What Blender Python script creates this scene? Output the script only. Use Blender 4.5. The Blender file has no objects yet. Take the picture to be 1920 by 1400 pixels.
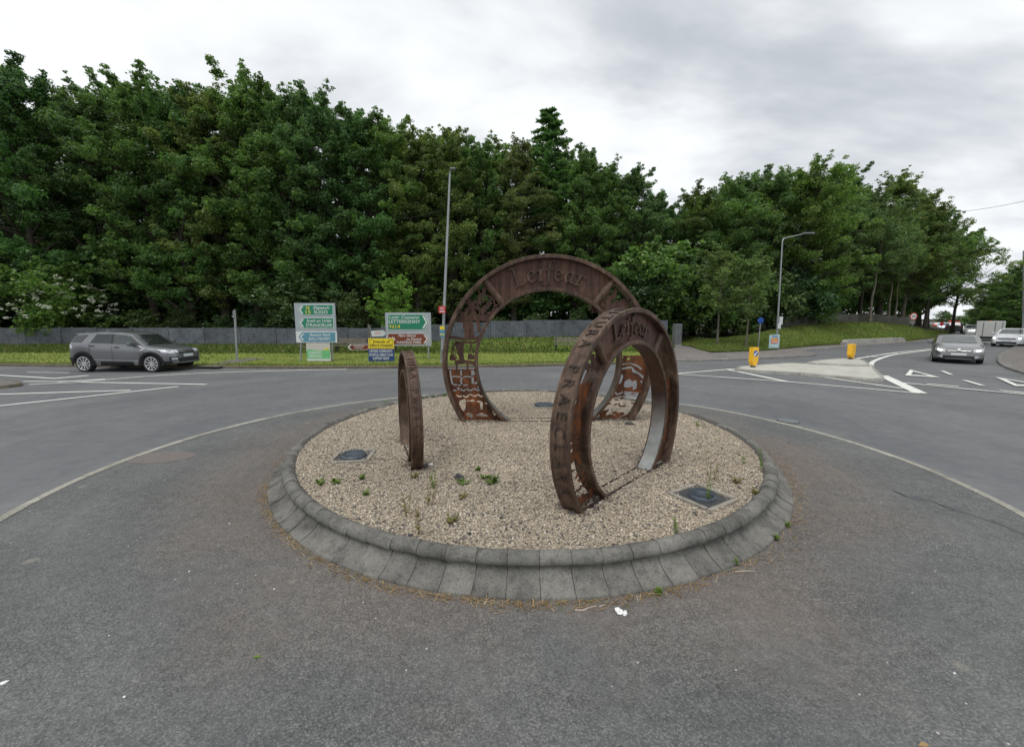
import bpy, bmesh, math, random
import numpy as np
from mathutils import Vector, Matrix

random.seed(7)
RNG = np.random.default_rng(11)
sc = bpy.context.scene
col = sc.collection
R_ = math.radians

# ------------------------------------------------------------------ camera
CAM_H, FOC, PITCH = 2.25, 780.0, math.atan(103 / 780)
cam_d = bpy.data.cameras.new('camera')
cam_d.sensor_fit = 'HORIZONTAL'
cam_d.sensor_width = 36.0
cam_d.lens = 36.0 * FOC / 1920
cam_d.clip_end = 3000
cam = bpy.data.objects.new('camera', cam_d)
cam.location = (0, 0, CAM_H)
cam.rotation_euler = (math.pi / 2 - PITCH, 0, 0)
col.objects.link(cam)
sc.camera = cam

# ------------------------------------------------------------------ sky, sun, exposure
SUN_EL, SUN_AZ = R_(66), R_(-140)      # azimuth from +Y towards +X
w = bpy.data.worlds.new('World')
sc.world = w
w.use_nodes = True
nt = w.node_tree
nt.nodes.clear()
out = nt.nodes.new('ShaderNodeOutputWorld')
sky = nt.nodes.new('ShaderNodeTexSky')
sky.sky_type = 'NISHITA'
sky.sun_disc = False
sky.sun_elevation = SUN_EL
sky.sun_rotation = SUN_AZ
bg1 = nt.nodes.new('ShaderNodeBackground')
bg1.inputs['Strength'].default_value = 0.10
nt.links.new(sky.outputs[0], bg1.inputs['Color'])
tc = nt.nodes.new('ShaderNodeTexCoord')
sep = nt.nodes.new('ShaderNodeSeparateXYZ')
nt.links.new(tc.outputs['Generated'], sep.inputs[0])
zz = nt.nodes.new('ShaderNodeMath'); zz.operation = 'MAXIMUM'
nt.links.new(sep.outputs['Z'], zz.inputs[0]); zz.inputs[1].default_value = 0.0
za = nt.nodes.new('ShaderNodeMath'); za.operation = 'ADD'
nt.links.new(zz.outputs[0], za.inputs[0]); za.inputs[1].default_value = 0.30
dv = nt.nodes.new('ShaderNodeVectorMath'); dv.operation = 'DIVIDE'
cb = nt.nodes.new('ShaderNodeCombineXYZ')
for i in range(3):
    nt.links.new(za.outputs[0], cb.inputs[i])
nt.links.new(tc.outputs['Generated'], dv.inputs[0])
nt.links.new(cb.outputs[0], dv.inputs[1])
mp = nt.nodes.new('ShaderNodeMapping')
mp.inputs['Location'].default_value = (1.9, 6.4, 0.0)
mp.inputs['Rotation'].default_value = (0, 0, R_(-15))
mp.inputs['Scale'].default_value = (0.75, 1.25, 0.2)
nt.links.new(dv.outputs[0], mp.inputs[0])
n1 = nt.nodes.new('ShaderNodeTexNoise')
n1.inputs['Scale'].default_value = 1.15
n1.inputs['Detail'].default_value = 5.5
n1.inputs['Roughness'].default_value = 0.55
n1.inputs['Distortion'].default_value = 0.25
nt.links.new(mp.outputs[0], n1.inputs['Vector'])
rp = nt.nodes.new('ShaderNodeValToRGB')
rp.color_ramp.interpolation = 'EASE'
rp.color_ramp.elements[0].position = 0.34
rp.color_ramp.elements[0].color = (0.50, 0.535, 0.58, 1)
rp.color_ramp.elements[1].position = 0.60
rp.color_ramp.elements[1].color = (0.93, 0.95, 0.97, 1)
nt.links.new(n1.outputs['Fac'], rp.inputs[0])
bg2 = nt.nodes.new('ShaderNodeBackground')
bg2.inputs['Strength'].default_value = 0.94
nt.links.new(rp.outputs[0], bg2.inputs['Color'])
mx = nt.nodes.new('ShaderNodeMixShader')
mx.inputs[0].default_value = 0.965
nt.links.new(bg1.outputs[0], mx.inputs[1])
nt.links.new(bg2.outputs[0], mx.inputs[2])
nt.links.new(mx.outputs[0], out.inputs['Surface'])

sl = bpy.data.lights.new('sun', 'SUN')
sl.energy = 1.35
sl.angle = R_(28)
sl.color = (1.0, 0.97, 0.93)
sun = bpy.data.objects.new('sun', sl)
sd = Vector((math.sin(SUN_AZ) * math.cos(SUN_EL), math.cos(SUN_AZ) * math.cos(SUN_EL), math.sin(SUN_EL)))
sun.rotation_euler = sd.to_track_quat('Z', 'Y').to_euler()
sun.location = sd * 60
col.objects.link(sun)

sc.view_settings.view_transform = 'Standard'
sc.view_settings.look = 'None'
sc.view_settings.exposure = 0.25
sc.view_settings.gamma = 1.0
sc.view_settings.use_curve_mapping = False
sc.render.engine = 'CYCLES'
sc.cycles.use_denoising = True
sc.cycles.max_bounces = 6
sc.cycles.diffuse_bounces = 4
sc.cycles.glossy_bounces = 3
sc.cycles.transmission_bounces = 4
sc.cycles.transparent_max_bounces = 6

# ------------------------------------------------------------------ survey: a photo pixel (1920 wide) to a point of the place
CP, SP = math.cos(PITCH), math.sin(PITCH)

def G(px, py, z=0.0):
    """point of the horizontal plane at height z seen at that pixel"""
    X, Y = (px - 960) / FOC, (py - 700) / FOC
    fw, dn = CP - Y * SP, Y * CP + SP
    t = (CAM_H - z) / dn
    return Vector((X * t, fw * t, z))

def AT(px, py, Y):
    """point at ground distance Y seen at that pixel"""
    xx, yy = (px - 960) / FOC, (py - 700) / FOC
    fw, dn = CP - yy * SP, yy * CP + SP
    t = Y / fw
    return Vector((xx * t, Y, CAM_H - dn * t))

# ------------------------------------------------------------------ mesh helpers
def tag(o, label=None, cat=None, group=None, kind=None):
    if label: o['label'] = label
    if cat: o['category'] = cat
    if group: o['group'] = group
    if kind: o['kind'] = kind
    return o

def link(name, me, mat=None, parent=None):
    if mat is not None and not me.materials:
        me.materials.append(mat)
    o = bpy.data.objects.new(name, me)
    col.objects.link(o)
    if parent is not None:
        o.parent = parent
    return o

def empty(name, loc=(0, 0, 0), rz=0.0):
    o = bpy.data.objects.new(name, None)
    o.empty_display_size = 0.2
    o.location = loc
    o.rotation_euler = (0, 0, rz)
    col.objects.link(o)
    return o

def np_mesh(name, V, F, smooth=False):
    """fast mesh from arrays; F (n,3) or (n,4)"""
    V = np.asarray(V, np.float32); F = np.asarray(F, np.int32)
    me = bpy.data.meshes.new(name)
    me.vertices.add(len(V)); me.vertices.foreach_set('co', V.ravel())
    k = F.shape[1]
    me.loops.add(F.size); me.loops.foreach_set('vertex_index', F.ravel())
    me.polygons.add(len(F))
    me.polygons.foreach_set('loop_start', np.arange(0, F.size, k, dtype=np.int32))
    me.polygons.foreach_set('loop_total', np.full(len(F), k, np.int32))
    if smooth:
        me.polygons.foreach_set('use_smooth', np.ones(len(F), bool))
    me.update(calc_edges=True)
    return me

class MB:
    def __init__(s):
        s.v, s.f = [], []
    def add(s, V, F):
        b = len(s.v)
        s.v += [tuple(p) for p in V]
        s.f += [tuple(i + b for i in q) for q in F]
        return s
    def box(s, c, d, rz=0.0, rx=0.0, ry=0.0, tap=1.0):
        M = Matrix.Translation(c) @ Matrix.Rotation(rz, 4, 'Z') @ Matrix.Rotation(rx, 4, 'X') @ Matrix.Rotation(ry, 4, 'Y')
        V = []
        for k, z in enumerate((-.5, .5)):
            t = tap if k else 1
            for x, y in ((-.5, -.5), (.5, -.5), (.5, .5), (-.5, .5)):
                V.append(M @ Vector((x * d[0] * t, y * d[1] * t, z * d[2])))
        return s.add(V, [(3, 2, 1, 0), (4, 5, 6, 7), (0, 1, 5, 4), (1, 2, 6, 5), (2, 3, 7, 6), (3, 0, 4, 7)])
    def rbox(s, c, d, r=0.02, rz=0.0, rx=0.0):
        """box with chamfered edges"""
        bm = bmesh.new(); bmesh.ops.create_cube(bm, size=1)
        bmesh.ops.scale(bm, vec=d, verts=bm.verts)
        bmesh.ops.bevel(bm, geom=bm.edges[:], offset=r, segments=2, affect='EDGES', profile=.5)
        M = Matrix.Translation(c) @ Matrix.Rotation(rz, 4, 'Z') @ Matrix.Rotation(rx, 4, 'X')
        V = [M @ v.co for v in bm.verts]
        bm.verts.index_update()
        F = [[v.index for v in f.verts] for f in bm.faces]
        bm.free()
        return s.add(V, F)
    def tube(s, path, rad, seg=8, cap=True):
        path = [Vector(p) for p in path]
        if not hasattr(rad, '__len__'): rad = [rad] * len(path)
        V, F = [], []
        up = None
        for i, p in enumerate(path):
            d = (path[min(i + 1, len(path) - 1)] - path[max(i - 1, 0)]).normalized()
            if up is None:
                up = Vector((0, 0, 1)) if abs(d.z) < .9 else Vector((1, 0, 0))
            a = d.cross(up).normalized(); b = a.cross(d).normalized(); up = b
            for k in range(seg):
                t = 2 * math.pi * k / seg
                V.append(p + (a * math.cos(t) + b * math.sin(t)) * rad[i])
        for i in range(len(path) - 1):
            for k in range(seg):
                k2 = (k + 1) % seg
                F.append((i * seg + k, i * seg + k2, (i + 1) * seg + k2, (i + 1) * seg + k))
        if cap:
            F.append(tuple(reversed(range(seg))))
            F.append(tuple((len(path) - 1) * seg + k for k in range(seg)))
        return s.add(V, F)
    def cyl(s, p0, p1, r0, r1=None, seg=16):
        return s.tube([p0, p1], [r0, r0 if r1 is None else r1], seg)
    def prism(s, poly, z0, z1):
        n = len(poly)
        V = [(p[0], p[1], z0) for p in poly] + [(p[0], p[1], z1) for p in poly]
        F = [tuple(reversed(range(n))), tuple(range(n, 2 * n))]
        F += [(i, (i + 1) % n, n + (i + 1) % n, n + i) for i in range(n)]
        return s.add(V, F)
    def xf(s, M):
        s.v = [tuple(M @ Vector(p)) for p in s.v]
        return s
    def mesh(s, name, smooth=None, fix=True):
        me = bpy.data.meshes.new(name)
        me.from_pydata(s.v, [], s.f)
        if fix:
            bm = bmesh.new(); bm.from_mesh(me)
            bmesh.ops.recalc_face_normals(bm, faces=bm.faces)
            bm.to_mesh(me); bm.free()
        if smooth is not None:
            me.polygons.foreach_set('use_smooth', np.ones(len(me.polygons), bool))
            me.set_sharp_from_angle(angle=R_(smooth))
        me.update()
        return me
    def build(s, name, mat, parent=None, smooth=None, fix=True):
        return link(name, s.mesh(name, smooth, fix), mat, parent)

def tri_poly(pts):
    """flat polygon (may be concave) -> triangle fan indices"""
    from mathutils.geometry import tessellate_polygon
    return [tuple(t) for t in tessellate_polygon([[Vector(p) for p in pts]])]

def sheet(name, pts, z, mat, parent=None):
    V = [(p[0], p[1], z) for p in pts]
    me = bpy.data.meshes.new(name)
    F = []
    for t in tri_poly(V):
        a, b, c = (Vector(V[i]) for i in t)
        F.append(t if (b - a).cross(c - a).z > 0 else t[::-1])
    me.from_pydata(V, [], F); me.update()
    return link(name, me, mat, parent)

def curve_arrays(cu):
    o = bpy.data.objects.new('tmp', cu)
    me = bpy.data.meshes.new_from_object(o)
    V = [v.co.copy() for v in me.vertices]
    F = [tuple(p.vertices) for p in me.polygons]
    bpy.data.objects.remove(o); bpy.data.meshes.remove(me); bpy.data.curves.remove(cu)
    return V, F

def text_arrays(body, size, shear=0.0, ext=0.0, align='CENTER', width=None, bold=0.0):
    cu = bpy.data.curves.new('tmp', 'FONT')
    cu.body = body; cu.size = size; cu.shear = shear; cu.extrude = ext
    cu.align_x = align; cu.align_y = 'CENTER'; cu.resolution_u = 3; cu.offset = bold
    V, F = curve_arrays(cu)
    if width and V:
        x0, x1 = min(v.x for v in V), max(v.x for v in V)
        k = width / max(x1 - x0, 1e-6)
        for v in V:
            v.x = (v.x if align == 'CENTER' else v.x - x0) * k
    return V, F

def plate_arrays(loops, th):
    cu = bpy.data.curves.new('tmp', 'CURVE')
    cu.dimensions = '2D'; cu.fill_mode = 'BOTH'; cu.extrude = th / 2
    for lp in loops:
        sp = cu.splines.new('POLY'); sp.points.add(len(lp) - 1)
        for q, p in zip(sp.points, lp): q.co = (p[0], p[1], 0, 1)
        sp.use_cyclic_u = True
    return curve_arrays(cu)

def strip(path, wdt):
    """open polyline in 2D -> closed outline of that width"""
    P = [Vector((p[0], p[1])) for p in path]
    L, Rr = [], []
    for i, p in enumerate(P):
        d = (P[min(i + 1, len(P) - 1)] - P[max(i - 1, 0)])
        d = d.normalized() if d.length > 1e-9 else Vector((1, 0))
        n = Vector((-d.y, d.x)) * wdt / 2
        L.append(p + n); Rr.append(p - n)
    return L + Rr[::-1]

def smooth_path(pts, k=6):
    """Catmull-Rom through the points"""
    P = [np.array(p, float) for p in pts]
    P = [2 * P[0] - P[1]] + P + [2 * P[-1] - P[-2]]
    o = []
    for i in range(1, len(P) - 2):
        a, b, c, d = P[i - 1:i + 3]
        for j in range(k):
            t = j / k
            o.append(.5 * ((2 * b) + (-a + c) * t + (2 * a - 5 * b + 4 * c - d) * t * t + (-a + 3 * b - 3 * c + d) * t ** 3))
    o.append(P[-2])
    return o

def copy_tree(o, parent=None):
    c = o.copy(); col.objects.link(c); c.parent = parent
    for ch in list(o.children):
        copy_tree(ch, c)
    return c

# ------------------------------------------------------------------ materials
class NT:
    def __init__(s, name, rough=.8, metal=0.0, spec=.5):
        s.m = bpy.data.materials.new(name); s.m.use_nodes = True
        s.t = s.m.node_tree; s.b = s.t.nodes['Principled BSDF']
        s.b.inputs['Roughness'].default_value = rough
        s.b.inputs['Metallic'].default_value = metal
        s.b.inputs['Specular IOR Level'].default_value = spec
        s._oc = None
    def n(s, ty, **k):
        x = s.t.nodes.new(ty)
        for a, v in k.items(): setattr(x, a, v)
        return x
    def put(s, sock, v):
        if hasattr(v, 'node'): s.t.links.new(v, sock)
        else:
            if isinstance(v, (tuple, list)) and len(v) == 3 and len(sock.default_value) == 4: v = (*v, 1)
            sock.default_value = v
    def obj(s):
        if s._oc is None: s._oc = s.n('ShaderNodeTexCoord').outputs['Object']
        return s._oc
    def wpos(s):
        return s.n('ShaderNodeNewGeometry').outputs['Position']
    def island(s):
        return s.n('ShaderNodeNewGeometry').outputs['Random Per Island']
    def orand(s):
        return s.n('ShaderNodeObjectInfo').outputs['Random']
    def noise(s, scale, detail=4, rough=.55, vec=None, dist=0.0):
        x = s.n('ShaderNodeTexNoise')
        s.put(x.inputs['Scale'], scale); s.put(x.inputs['Detail'], detail)
        s.put(x.inputs['Roughness'], rough); s.put(x.inputs['Distortion'], dist)
        s.t.links.new(vec or s.obj(), x.inputs['Vector'])
        return x.outputs['Fac']
    def voro(s, scale, vec=None, out='Color', feat='F1'):
        x = s.n('ShaderNodeTexVoronoi'); x.feature = feat
        s.put(x.inputs['Scale'], scale); s.t.links.new(vec or s.obj(), x.inputs['Vector'])
        return x.outputs[out]
    def ramp(s, fac, stops, interp='LINEAR'):
        x = s.n('ShaderNodeValToRGB'); cr = x.color_ramp; cr.interpolation = interp
        while len(cr.elements) < len(stops): cr.elements.new(.5)
        for e, (p, c) in zip(cr.elements, stops):
            e.position = p; e.color = (*c, 1) if not isinstance(c, (int, float)) else (c, c, c, 1)
        s.put(x.inputs[0], fac)
        return x.outputs[0]
    def mix(s, fac, a, b, blend='MIX'):
        x = s.n('ShaderNodeMix', data_type='RGBA', blend_type=blend)
        s.put(x.inputs[0], fac); s.put(x.inputs[6], a); s.put(x.inputs[7], b)
        return x.outputs[2]
    def math(s, op, a, b=0.0, c=None, clamp=False):
        x = s.n('ShaderNodeMath', operation=op, use_clamp=clamp)
        s.put(x.inputs[0], a); s.put(x.inputs[1], b)
        if c is not None: s.put(x.inputs[2], c)
        return x.outputs[0]
    def mapr(s, v, a, b, c=0.0, d=1.0):
        x = s.n('ShaderNodeMapRange'); x.interpolation_type = 'SMOOTHSTEP'
        for i, q in enumerate((v, a, b, c, d)): s.put(x.inputs[i], q)
        return x.outputs[0]
    def color(s, c): s.put(s.b.inputs['Base Color'], c); return s
    def rough(s, r): s.put(s.b.inputs['Roughness'], r); return s
    def bump(s, h, strength=.5, dist=.01):
        x = s.n('ShaderNodeBump'); s.put(x.inputs['Strength'], strength); s.put(x.inputs['Distance'], dist)
        s.put(x.inputs['Height'], h); s.t.links.new(x.outputs[0], s.b.inputs['Normal'])
        return s
    def emit(s, c, st):
        s.put(s.b.inputs['Emission Color'], c); s.put(s.b.inputs['Emission Strength'], st); return s

def grained(name, c, var=.25, scale=8, rough=.6, metal=0.0, spec=.4):
    k = NT(name, rough, metal, spec)
    f = k.noise(scale, 5, .6)
    lo = tuple(x * (1 - var) for x in c); hi = tuple(min(1, x * (1 + var)) for x in c)
    k.color(k.ramp(f, [(.3, lo), (.7, hi)]))
    return k.m

M = {}
# asphalt of the carriageway
k = NT('asphalt', .78, 0, .4)
p = k.wpos()
c1 = k.ramp(k.noise(.35, 5, .6, p), [(.3, (.108, .113, .119)), (.7, (.153, .157, .162))])
c2 = k.ramp(k.noise(110, 3, .7, p), [(.3, (.55, .55, .55)), (.72, (1.4, 1.4, 1.4))])
streak = k.ramp(k.noise(1.6, 4, .6, p, 1.2), [(.40, (1, 1, 1)), (.72, (1.16, 1.15, 1.11))])
cc = k.mix(1, c1, c2, 'MULTIPLY'); cc = k.mix(1, cc, streak, 'MULTIPLY')
ctr = k.n('ShaderNodeVectorMath', operation='DISTANCE'); k.put(ctr.inputs[0], p); ctr.inputs[1].default_value = (.05, 6.6, 0)
cx = k.n('ShaderNodeCombineXYZ'); k.put(cx.inputs[0], k.math('ADD', ctr.outputs['Value'], k.math('MULTIPLY', k.noise(.25, 3, .5, p), 1.2)))
track = k.ramp(k.noise(.85, 3, .6, cx.outputs[0]), [(.30, (.88, .89, .90)), (.5, (1, 1, 1)), (.70, (1.16, 1.14, 1.09))])
cc = k.mix(1, cc, track, 'MULTIPLY')
blot = k.ramp(k.noise(4.5, 6, .7, p), [(.30, .86), (.70, 1.13)])
cc = k.mix(1, cc, blot, 'MULTIPLY')
k.color(cc).bump(k.noise(140, 2, .6, p), .35, .006)
M['asphalt'] = k.m
# older chipped asphalt of the apron, dusty near the island
k = NT('apron_asphalt', .85, 0, .35)
p = k.wpos()
ctr = k.n('ShaderNodeVectorMath', operation='DISTANCE'); k.put(ctr.inputs[0], p); ctr.inputs[1].default_value = (.23, 7.4, 0)
dust = k.mapr(k.math('ADD', ctr.outputs['Value'], k.math('MULTIPLY', k.math('SUBTRACT', k.noise(.55, 5, .6, p), .5), 4.2)), 3.5, 5.7, 1.0, 0.0)
base = k.ramp(k.noise(.8, 5, .6, p), [(.3, (.112, .117, .117)), (.7, (.156, .160, .156))])
base = k.mix(dust, base, (.168, .144, .127))
vc = k.voro(84, p)
sv = k.n('ShaderNodeSeparateColor'); k.put(sv.inputs[0], vc)
agg = k.ramp(sv.outputs[0], [(0, (.42, .42, .44)), (.35, (.84, .84, .85)), (.7, (1.16, 1.15, 1.11)), (1, (1.5, 1.47, 1.40))])
vd = k.voro(84, p, 'Distance')
agg = k.mix(k.mapr(vd, .35, .75), agg, (.72, .72, .72))
fine = k.ramp(k.noise(260, 2, .7, p), [(.3, (.75, .75, .75)), (.7, (1.25, 1.25, 1.25))])
cc = k.mix(k.ramp(k.noise(1.3, 3, .5, p), [(.32, .55), (.62, 1.0)]), base, k.mix(1, base, agg, 'MULTIPLY'))
cc = k.mix(1, cc, fine, 'MULTIPLY')
cc = k.mix(1, cc, k.ramp(k.noise(9, 6, .75, p), [(.30, .80), (.70, 1.20)]), 'MULTIPLY')
# bright chippings
vb = k.voro(17, p, 'Distance'); vbc = k.n('ShaderNodeSeparateColor'); k.put(vbc.inputs[0], k.voro(17, p))
chip = k.math('MULTIPLY', k.math('LESS_THAN', vb, .11), k.math('GREATER_THAN', vbc.outputs[1], .965))
cc = k.mix(chip, cc, (.52, .50, .47))
# pale droppings and worn spots
pn = k.n('ShaderNodeMix', data_type='VECTOR'); jn = k.n('ShaderNodeTexNoise'); jn.inputs['Scale'].default_value = 14; k.put(jn.inputs['Vector'], p)
pn.inputs[0].default_value = .05; k.put(pn.inputs[4], p); k.put(pn.inputs[5], jn.outputs['Color'])
vp = k.voro(1.7, pn.outputs[1], 'Distance'); vpc = k.n('ShaderNodeSeparateColor'); k.put(vpc.inputs[0], k.voro(1.7, pn.outputs[1]))
spot = k.math('MULTIPLY', k.mapr(k.math('ADD', vp, k.math('MULTIPLY', k.noise(40, 4, .8, p), .16)), .13, .19, 1.0, 0.0), k.math('GREATER_THAN', vpc.outputs[0], .60))
cc = k.mix(k.math('MULTIPLY', spot, .55), cc, (.27, .255, .21))
# scuffs that follow the turning traffic
cx = k.n('ShaderNodeCombineXYZ'); k.put(cx.inputs[0], k.math('ADD', ctr.outputs['Value'], k.math('MULTIPLY', k.noise(.3, 3, .5, p), 1.5)))
cc = k.mix(1, cc, k.ramp(k.noise(1.3, 4, .65, cx.outputs[0]), [(.32, .88), (.5, 1.0), (.7, 1.12)]), 'MULTIPLY')
# dark oily streaks
oil = k.mapr(k.noise(.9, 6, .65, p, 2.0), .66, .74)
cc = k.mix(k.math('MULTIPLY', oil, .5), cc, (.055, .056, .06))
k.color(cc).bump(k.math('ADD', k.math('MULTIPLY', vd, -1.0), k.math('MULTIPLY', k.noise(200, 2, .6, p), .5)), .55, .008)
M['apron'] = k.m


def concrete(name, c, dark=.5, scale=3.0, spots=True):
    k = NT(name, .9, 0, .3)
    p = k.obj()
    f = k.noise(scale, 6, .65, p)
    cc = k.ramp(f, [(.3, tuple(x * dark for x in c)), (.55, c), (.8, tuple(x * 1.18 for x in c))])
    if spots:
        sp = k.ramp(k.noise(scale * 24, 5, .8, p), [(.32, .30), (.46, .95), (.75, 1.22)])
        vs = k.voro(scale * 9, p, 'Distance')
        sp = k.mix(k.mapr(vs, .10, .20), k.mix(1, sp, (.62, .62, .62), 'MULTIPLY'), sp)
        cc = k.mix(1, cc, k.ramp(k.noise(scale * 5, 6, .75, p), [(.28, .52), (.48, .98), (.8, 1.18)]), 'MULTIPLY')
        cc = k.mix(1, cc, sp, 'MULTIPLY')
    rr = k.ramp(k.orand(), [(0, .88), (1, 1.10)])
    cc = k.mix(1, cc, rr, 'MULTIPLY')
    k.color(cc).bump(k.noise(scale * 22, 4, .7, p), .5, .006)
    return k.m
M['kerb'] = concrete('kerb_concrete', (.185, .180, .162), .45, 3.2)
M['edging'] = concrete('edging_concrete', (.36, .35, .30), .75, 3.0)
M['island'] = concrete('island_concrete', (.50, .49, .43), .80, 2.0, False)
M['island_kerb'] = concrete('island_kerb_concrete', (.34, .335, .305), .65, 2.0)
M['wall'] = concrete('wall_concrete', (.135, .148, .17), .55, .9)
M['bankwall'] = concrete('weathered_wall', (.11, .105, .09), .5, .8)
M['lawnkerb'] = concrete('mossy_kerb', (.17, .15, .11), .6, 1.6)
M['pave'] = concrete('pavement', (.20, .185, .17), .8, .7)
M['slabside'] = concrete('verge_slab', (.235, .23, .215), .8, .7)
M['frame'] = grained('precast_frame', (.27, .25, .21), .3, 12, .9)

# gravel
k = NT('gravel_bed', .95, 0, .2)
p = k.wpos()
cell = k.n('ShaderNodeSeparateColor'); k.put(cell.inputs[0], k.voro(75, p))
gc = k.ramp(cell.outputs[0], [(0, (.11, .095, .078)), (.3, (.28, .235, .18)), (.65, (.44, .375, .285)), (1, (.57, .50, .40))])
k.color(gc).bump(k.math('MULTIPLY', k.voro(75, p, 'Distance'), -1), .9, .012)
M['gravelbed'] = k.m
k = NT('gravel_pebble', .85, 0, .3)
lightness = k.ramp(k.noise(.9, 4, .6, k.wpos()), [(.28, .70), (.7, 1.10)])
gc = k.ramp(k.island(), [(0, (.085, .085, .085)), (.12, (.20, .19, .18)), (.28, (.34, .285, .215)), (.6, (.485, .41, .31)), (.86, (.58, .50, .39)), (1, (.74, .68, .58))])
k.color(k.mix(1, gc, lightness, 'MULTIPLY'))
M['pebble'] = k.m

# grass
def grassmat(name, a, b, c, sc_=1.2):
    k = NT(name, .9, 0, .2); p = k.wpos()
    cc = k.ramp(k.noise(sc_, 5, .62, p), [(.28, a), (.52, b), (.75, c)])
    cc = k.mix(1, cc, k.ramp(k.noise(38, 3, .7, p), [(.3, .62), (.7, 1.3)]), 'MULTIPLY')
    k.color(cc).bump(k.noise(30, 3, .7, p), .8, .05)
    return k.m
M['lawn'] = grassmat('mown_grass', (.145, .210, .040), (.215, .270, .055), (.29, .29, .085), .55)
M['rough'] = grassmat('rough_grass', (.085, .135, .022), (.125, .185, .030), (.21, .195, .060), .5)
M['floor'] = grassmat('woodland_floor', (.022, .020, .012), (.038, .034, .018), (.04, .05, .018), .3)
def blade(name, stops, tr=.25):
    k = NT(name, .7, 0, .25)
    cc = k.ramp(k.island(), stops)
    k.color(cc)
    t = k.n('ShaderNodeBsdfTranslucent'); k.put(t.inputs[0], cc)
    mxs = k.n('ShaderNodeMixShader'); mxs.inputs[0].default_value = tr
    o = [x for x in k.t.nodes if x.type == 'OUTPUT_MATERIAL'][0]
    k.t.links.new(k.b.outputs[0], mxs.inputs[1]); k.t.links.new(t.outputs[0], mxs.inputs[2]); k.t.links.new(mxs.outputs[0], o.inputs[0])
    return k.m
M['blade'] = blade('grass_blade', [(0, (.11, .17, .03)), (.5, (.20, .26, .055)), (.85, (.27, .285, .08)), (1, (.34, .31, .14))])
M['roughblade'] = blade('long_grass_blade', [(0, (.055, .10, .018)), (.55, (.10, .155, .03)), (.85, (.15, .17, .05)), (1, (.26, .21, .10))])
M['bankblade'] = blade('bank_grass_blade', [(0, (.09, .15, .03)), (.6, (.155, .22, .045)), (.88, (.23, .24, .075)), (1, (.34, .29, .14))])
M['straw'] = blade('dry_straw', [(0, (.16, .085, .03)), (.4, (.30, .19, .085)), (.8, (.42, .31, .16)), (.93, (.10, .14, .03)), (1, (.5, .45, .36))], .1)
M['weed'] = blade('weed_leaf', [(0, (.10, .18, .035)), (.6, (.18, .28, .055)), (1, (.27, .34, .09))], .35)
M['weedred'] = blade('weed_rusty_leaf', [(0, (.15, .18, .05)), (.5, (.22, .22, .075)), (.8, (.26, .12, .06)), (1, (.20, .26, .07))])

# foliage
def leafmat(name, stops, tr=.30, sat=1.0):
    k = NT(name, .45, 0, .45)
    big = k.ramp(k.noise(.30, 4, .6, k.wpos()), [(.3, .58), (.7, 1.32)])
    cc = k.ramp(k.island(), stops)
    cc = k.mix(1, cc, big, 'MULTIPLY')
    tint = k.ramp(k.orand(), [(0, (.68, .86, .86)), (.3, (.92, 1, .95)), (.65, (1.08, 1.08, .95)), (.85, (1.22, 1.16, .85)), (1, (1.20, 1.0, .90))])
    cc = k.mix(1, cc, tint, 'MULTIPLY')
    k.color(cc)
    t = k.n('ShaderNodeBsdfTranslucent'); k.put(t.inputs[0], k.mix(1, cc, (1.25, 1.35, .7), 'MULTIPLY'))
    mxs = k.n('ShaderNodeMixShader'); mxs.inputs[0].default_value = tr
    o = [x for x in k.t.nodes if x.type == 'OUTPUT_MATERIAL'][0]
    k.t.links.new(k.b.outputs[0], mxs.inputs[1]); k.t.links.new(t.outputs[0], mxs.inputs[2]); k.t.links.new(mxs.outputs[0], o.inputs[0])
    return k.m
M['leaf'] = leafmat('broad_leaf', [(0, (.070, .140, .045)), (.45, (.112, .202, .060)), (.8, (.158, .265, .076)), (1, (.23, .32, .10))], .45)
M['leaf2'] = leafmat('ash_leaf', [(0, (.085, .145, .058)), (.5, (.135, .212, .078)), (.85, (.19, .268, .10)), (1, (.26, .32, .14))], .45)
M['leafdark'] = leafmat('conifer_needle', [(0, (.04, .085, .034)), (.5, (.075, .130, .046)), (1, (.11, .17, .06))], .25)
M['leafbright'] = leafmat('young_leaf', [(0, (.13, .20, .03)), (.5, (.20, .29, .05)), (1, (.28, .34, .08))], .40)
M['leafsapling'] = leafmat('sapling_leaf', [(0, (.20, .30, .05)), (.5, (.28, .40, .07)), (1, (.36, .46, .11))], .40)
M['blossom'] = grained('cream_blossom', (.80, .82, .68), .12, 20, .8)
k = NT('bark', .95, 0, .2)
k.color(k.ramp(k.noise(3, 6, .7), [(.3, (.028, .024, .018)), (.55, (.062, .054, .042)), (.8, (.10, .095, .075))])).bump(k.noise(14, 5, .7), .8, .04)
M['bark'] = k.m
k = NT('pale_bark', .9, 0, .25)
k.color(k.ramp(k.noise(4, 6, .7), [(.3, (.06, .05, .04)), (.5, (.17, .15, .12)), (.75, (.30, .28, .23))])).bump(k.noise(14, 5, .7), .6, .03)
M['palebark'] = k.m

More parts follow.
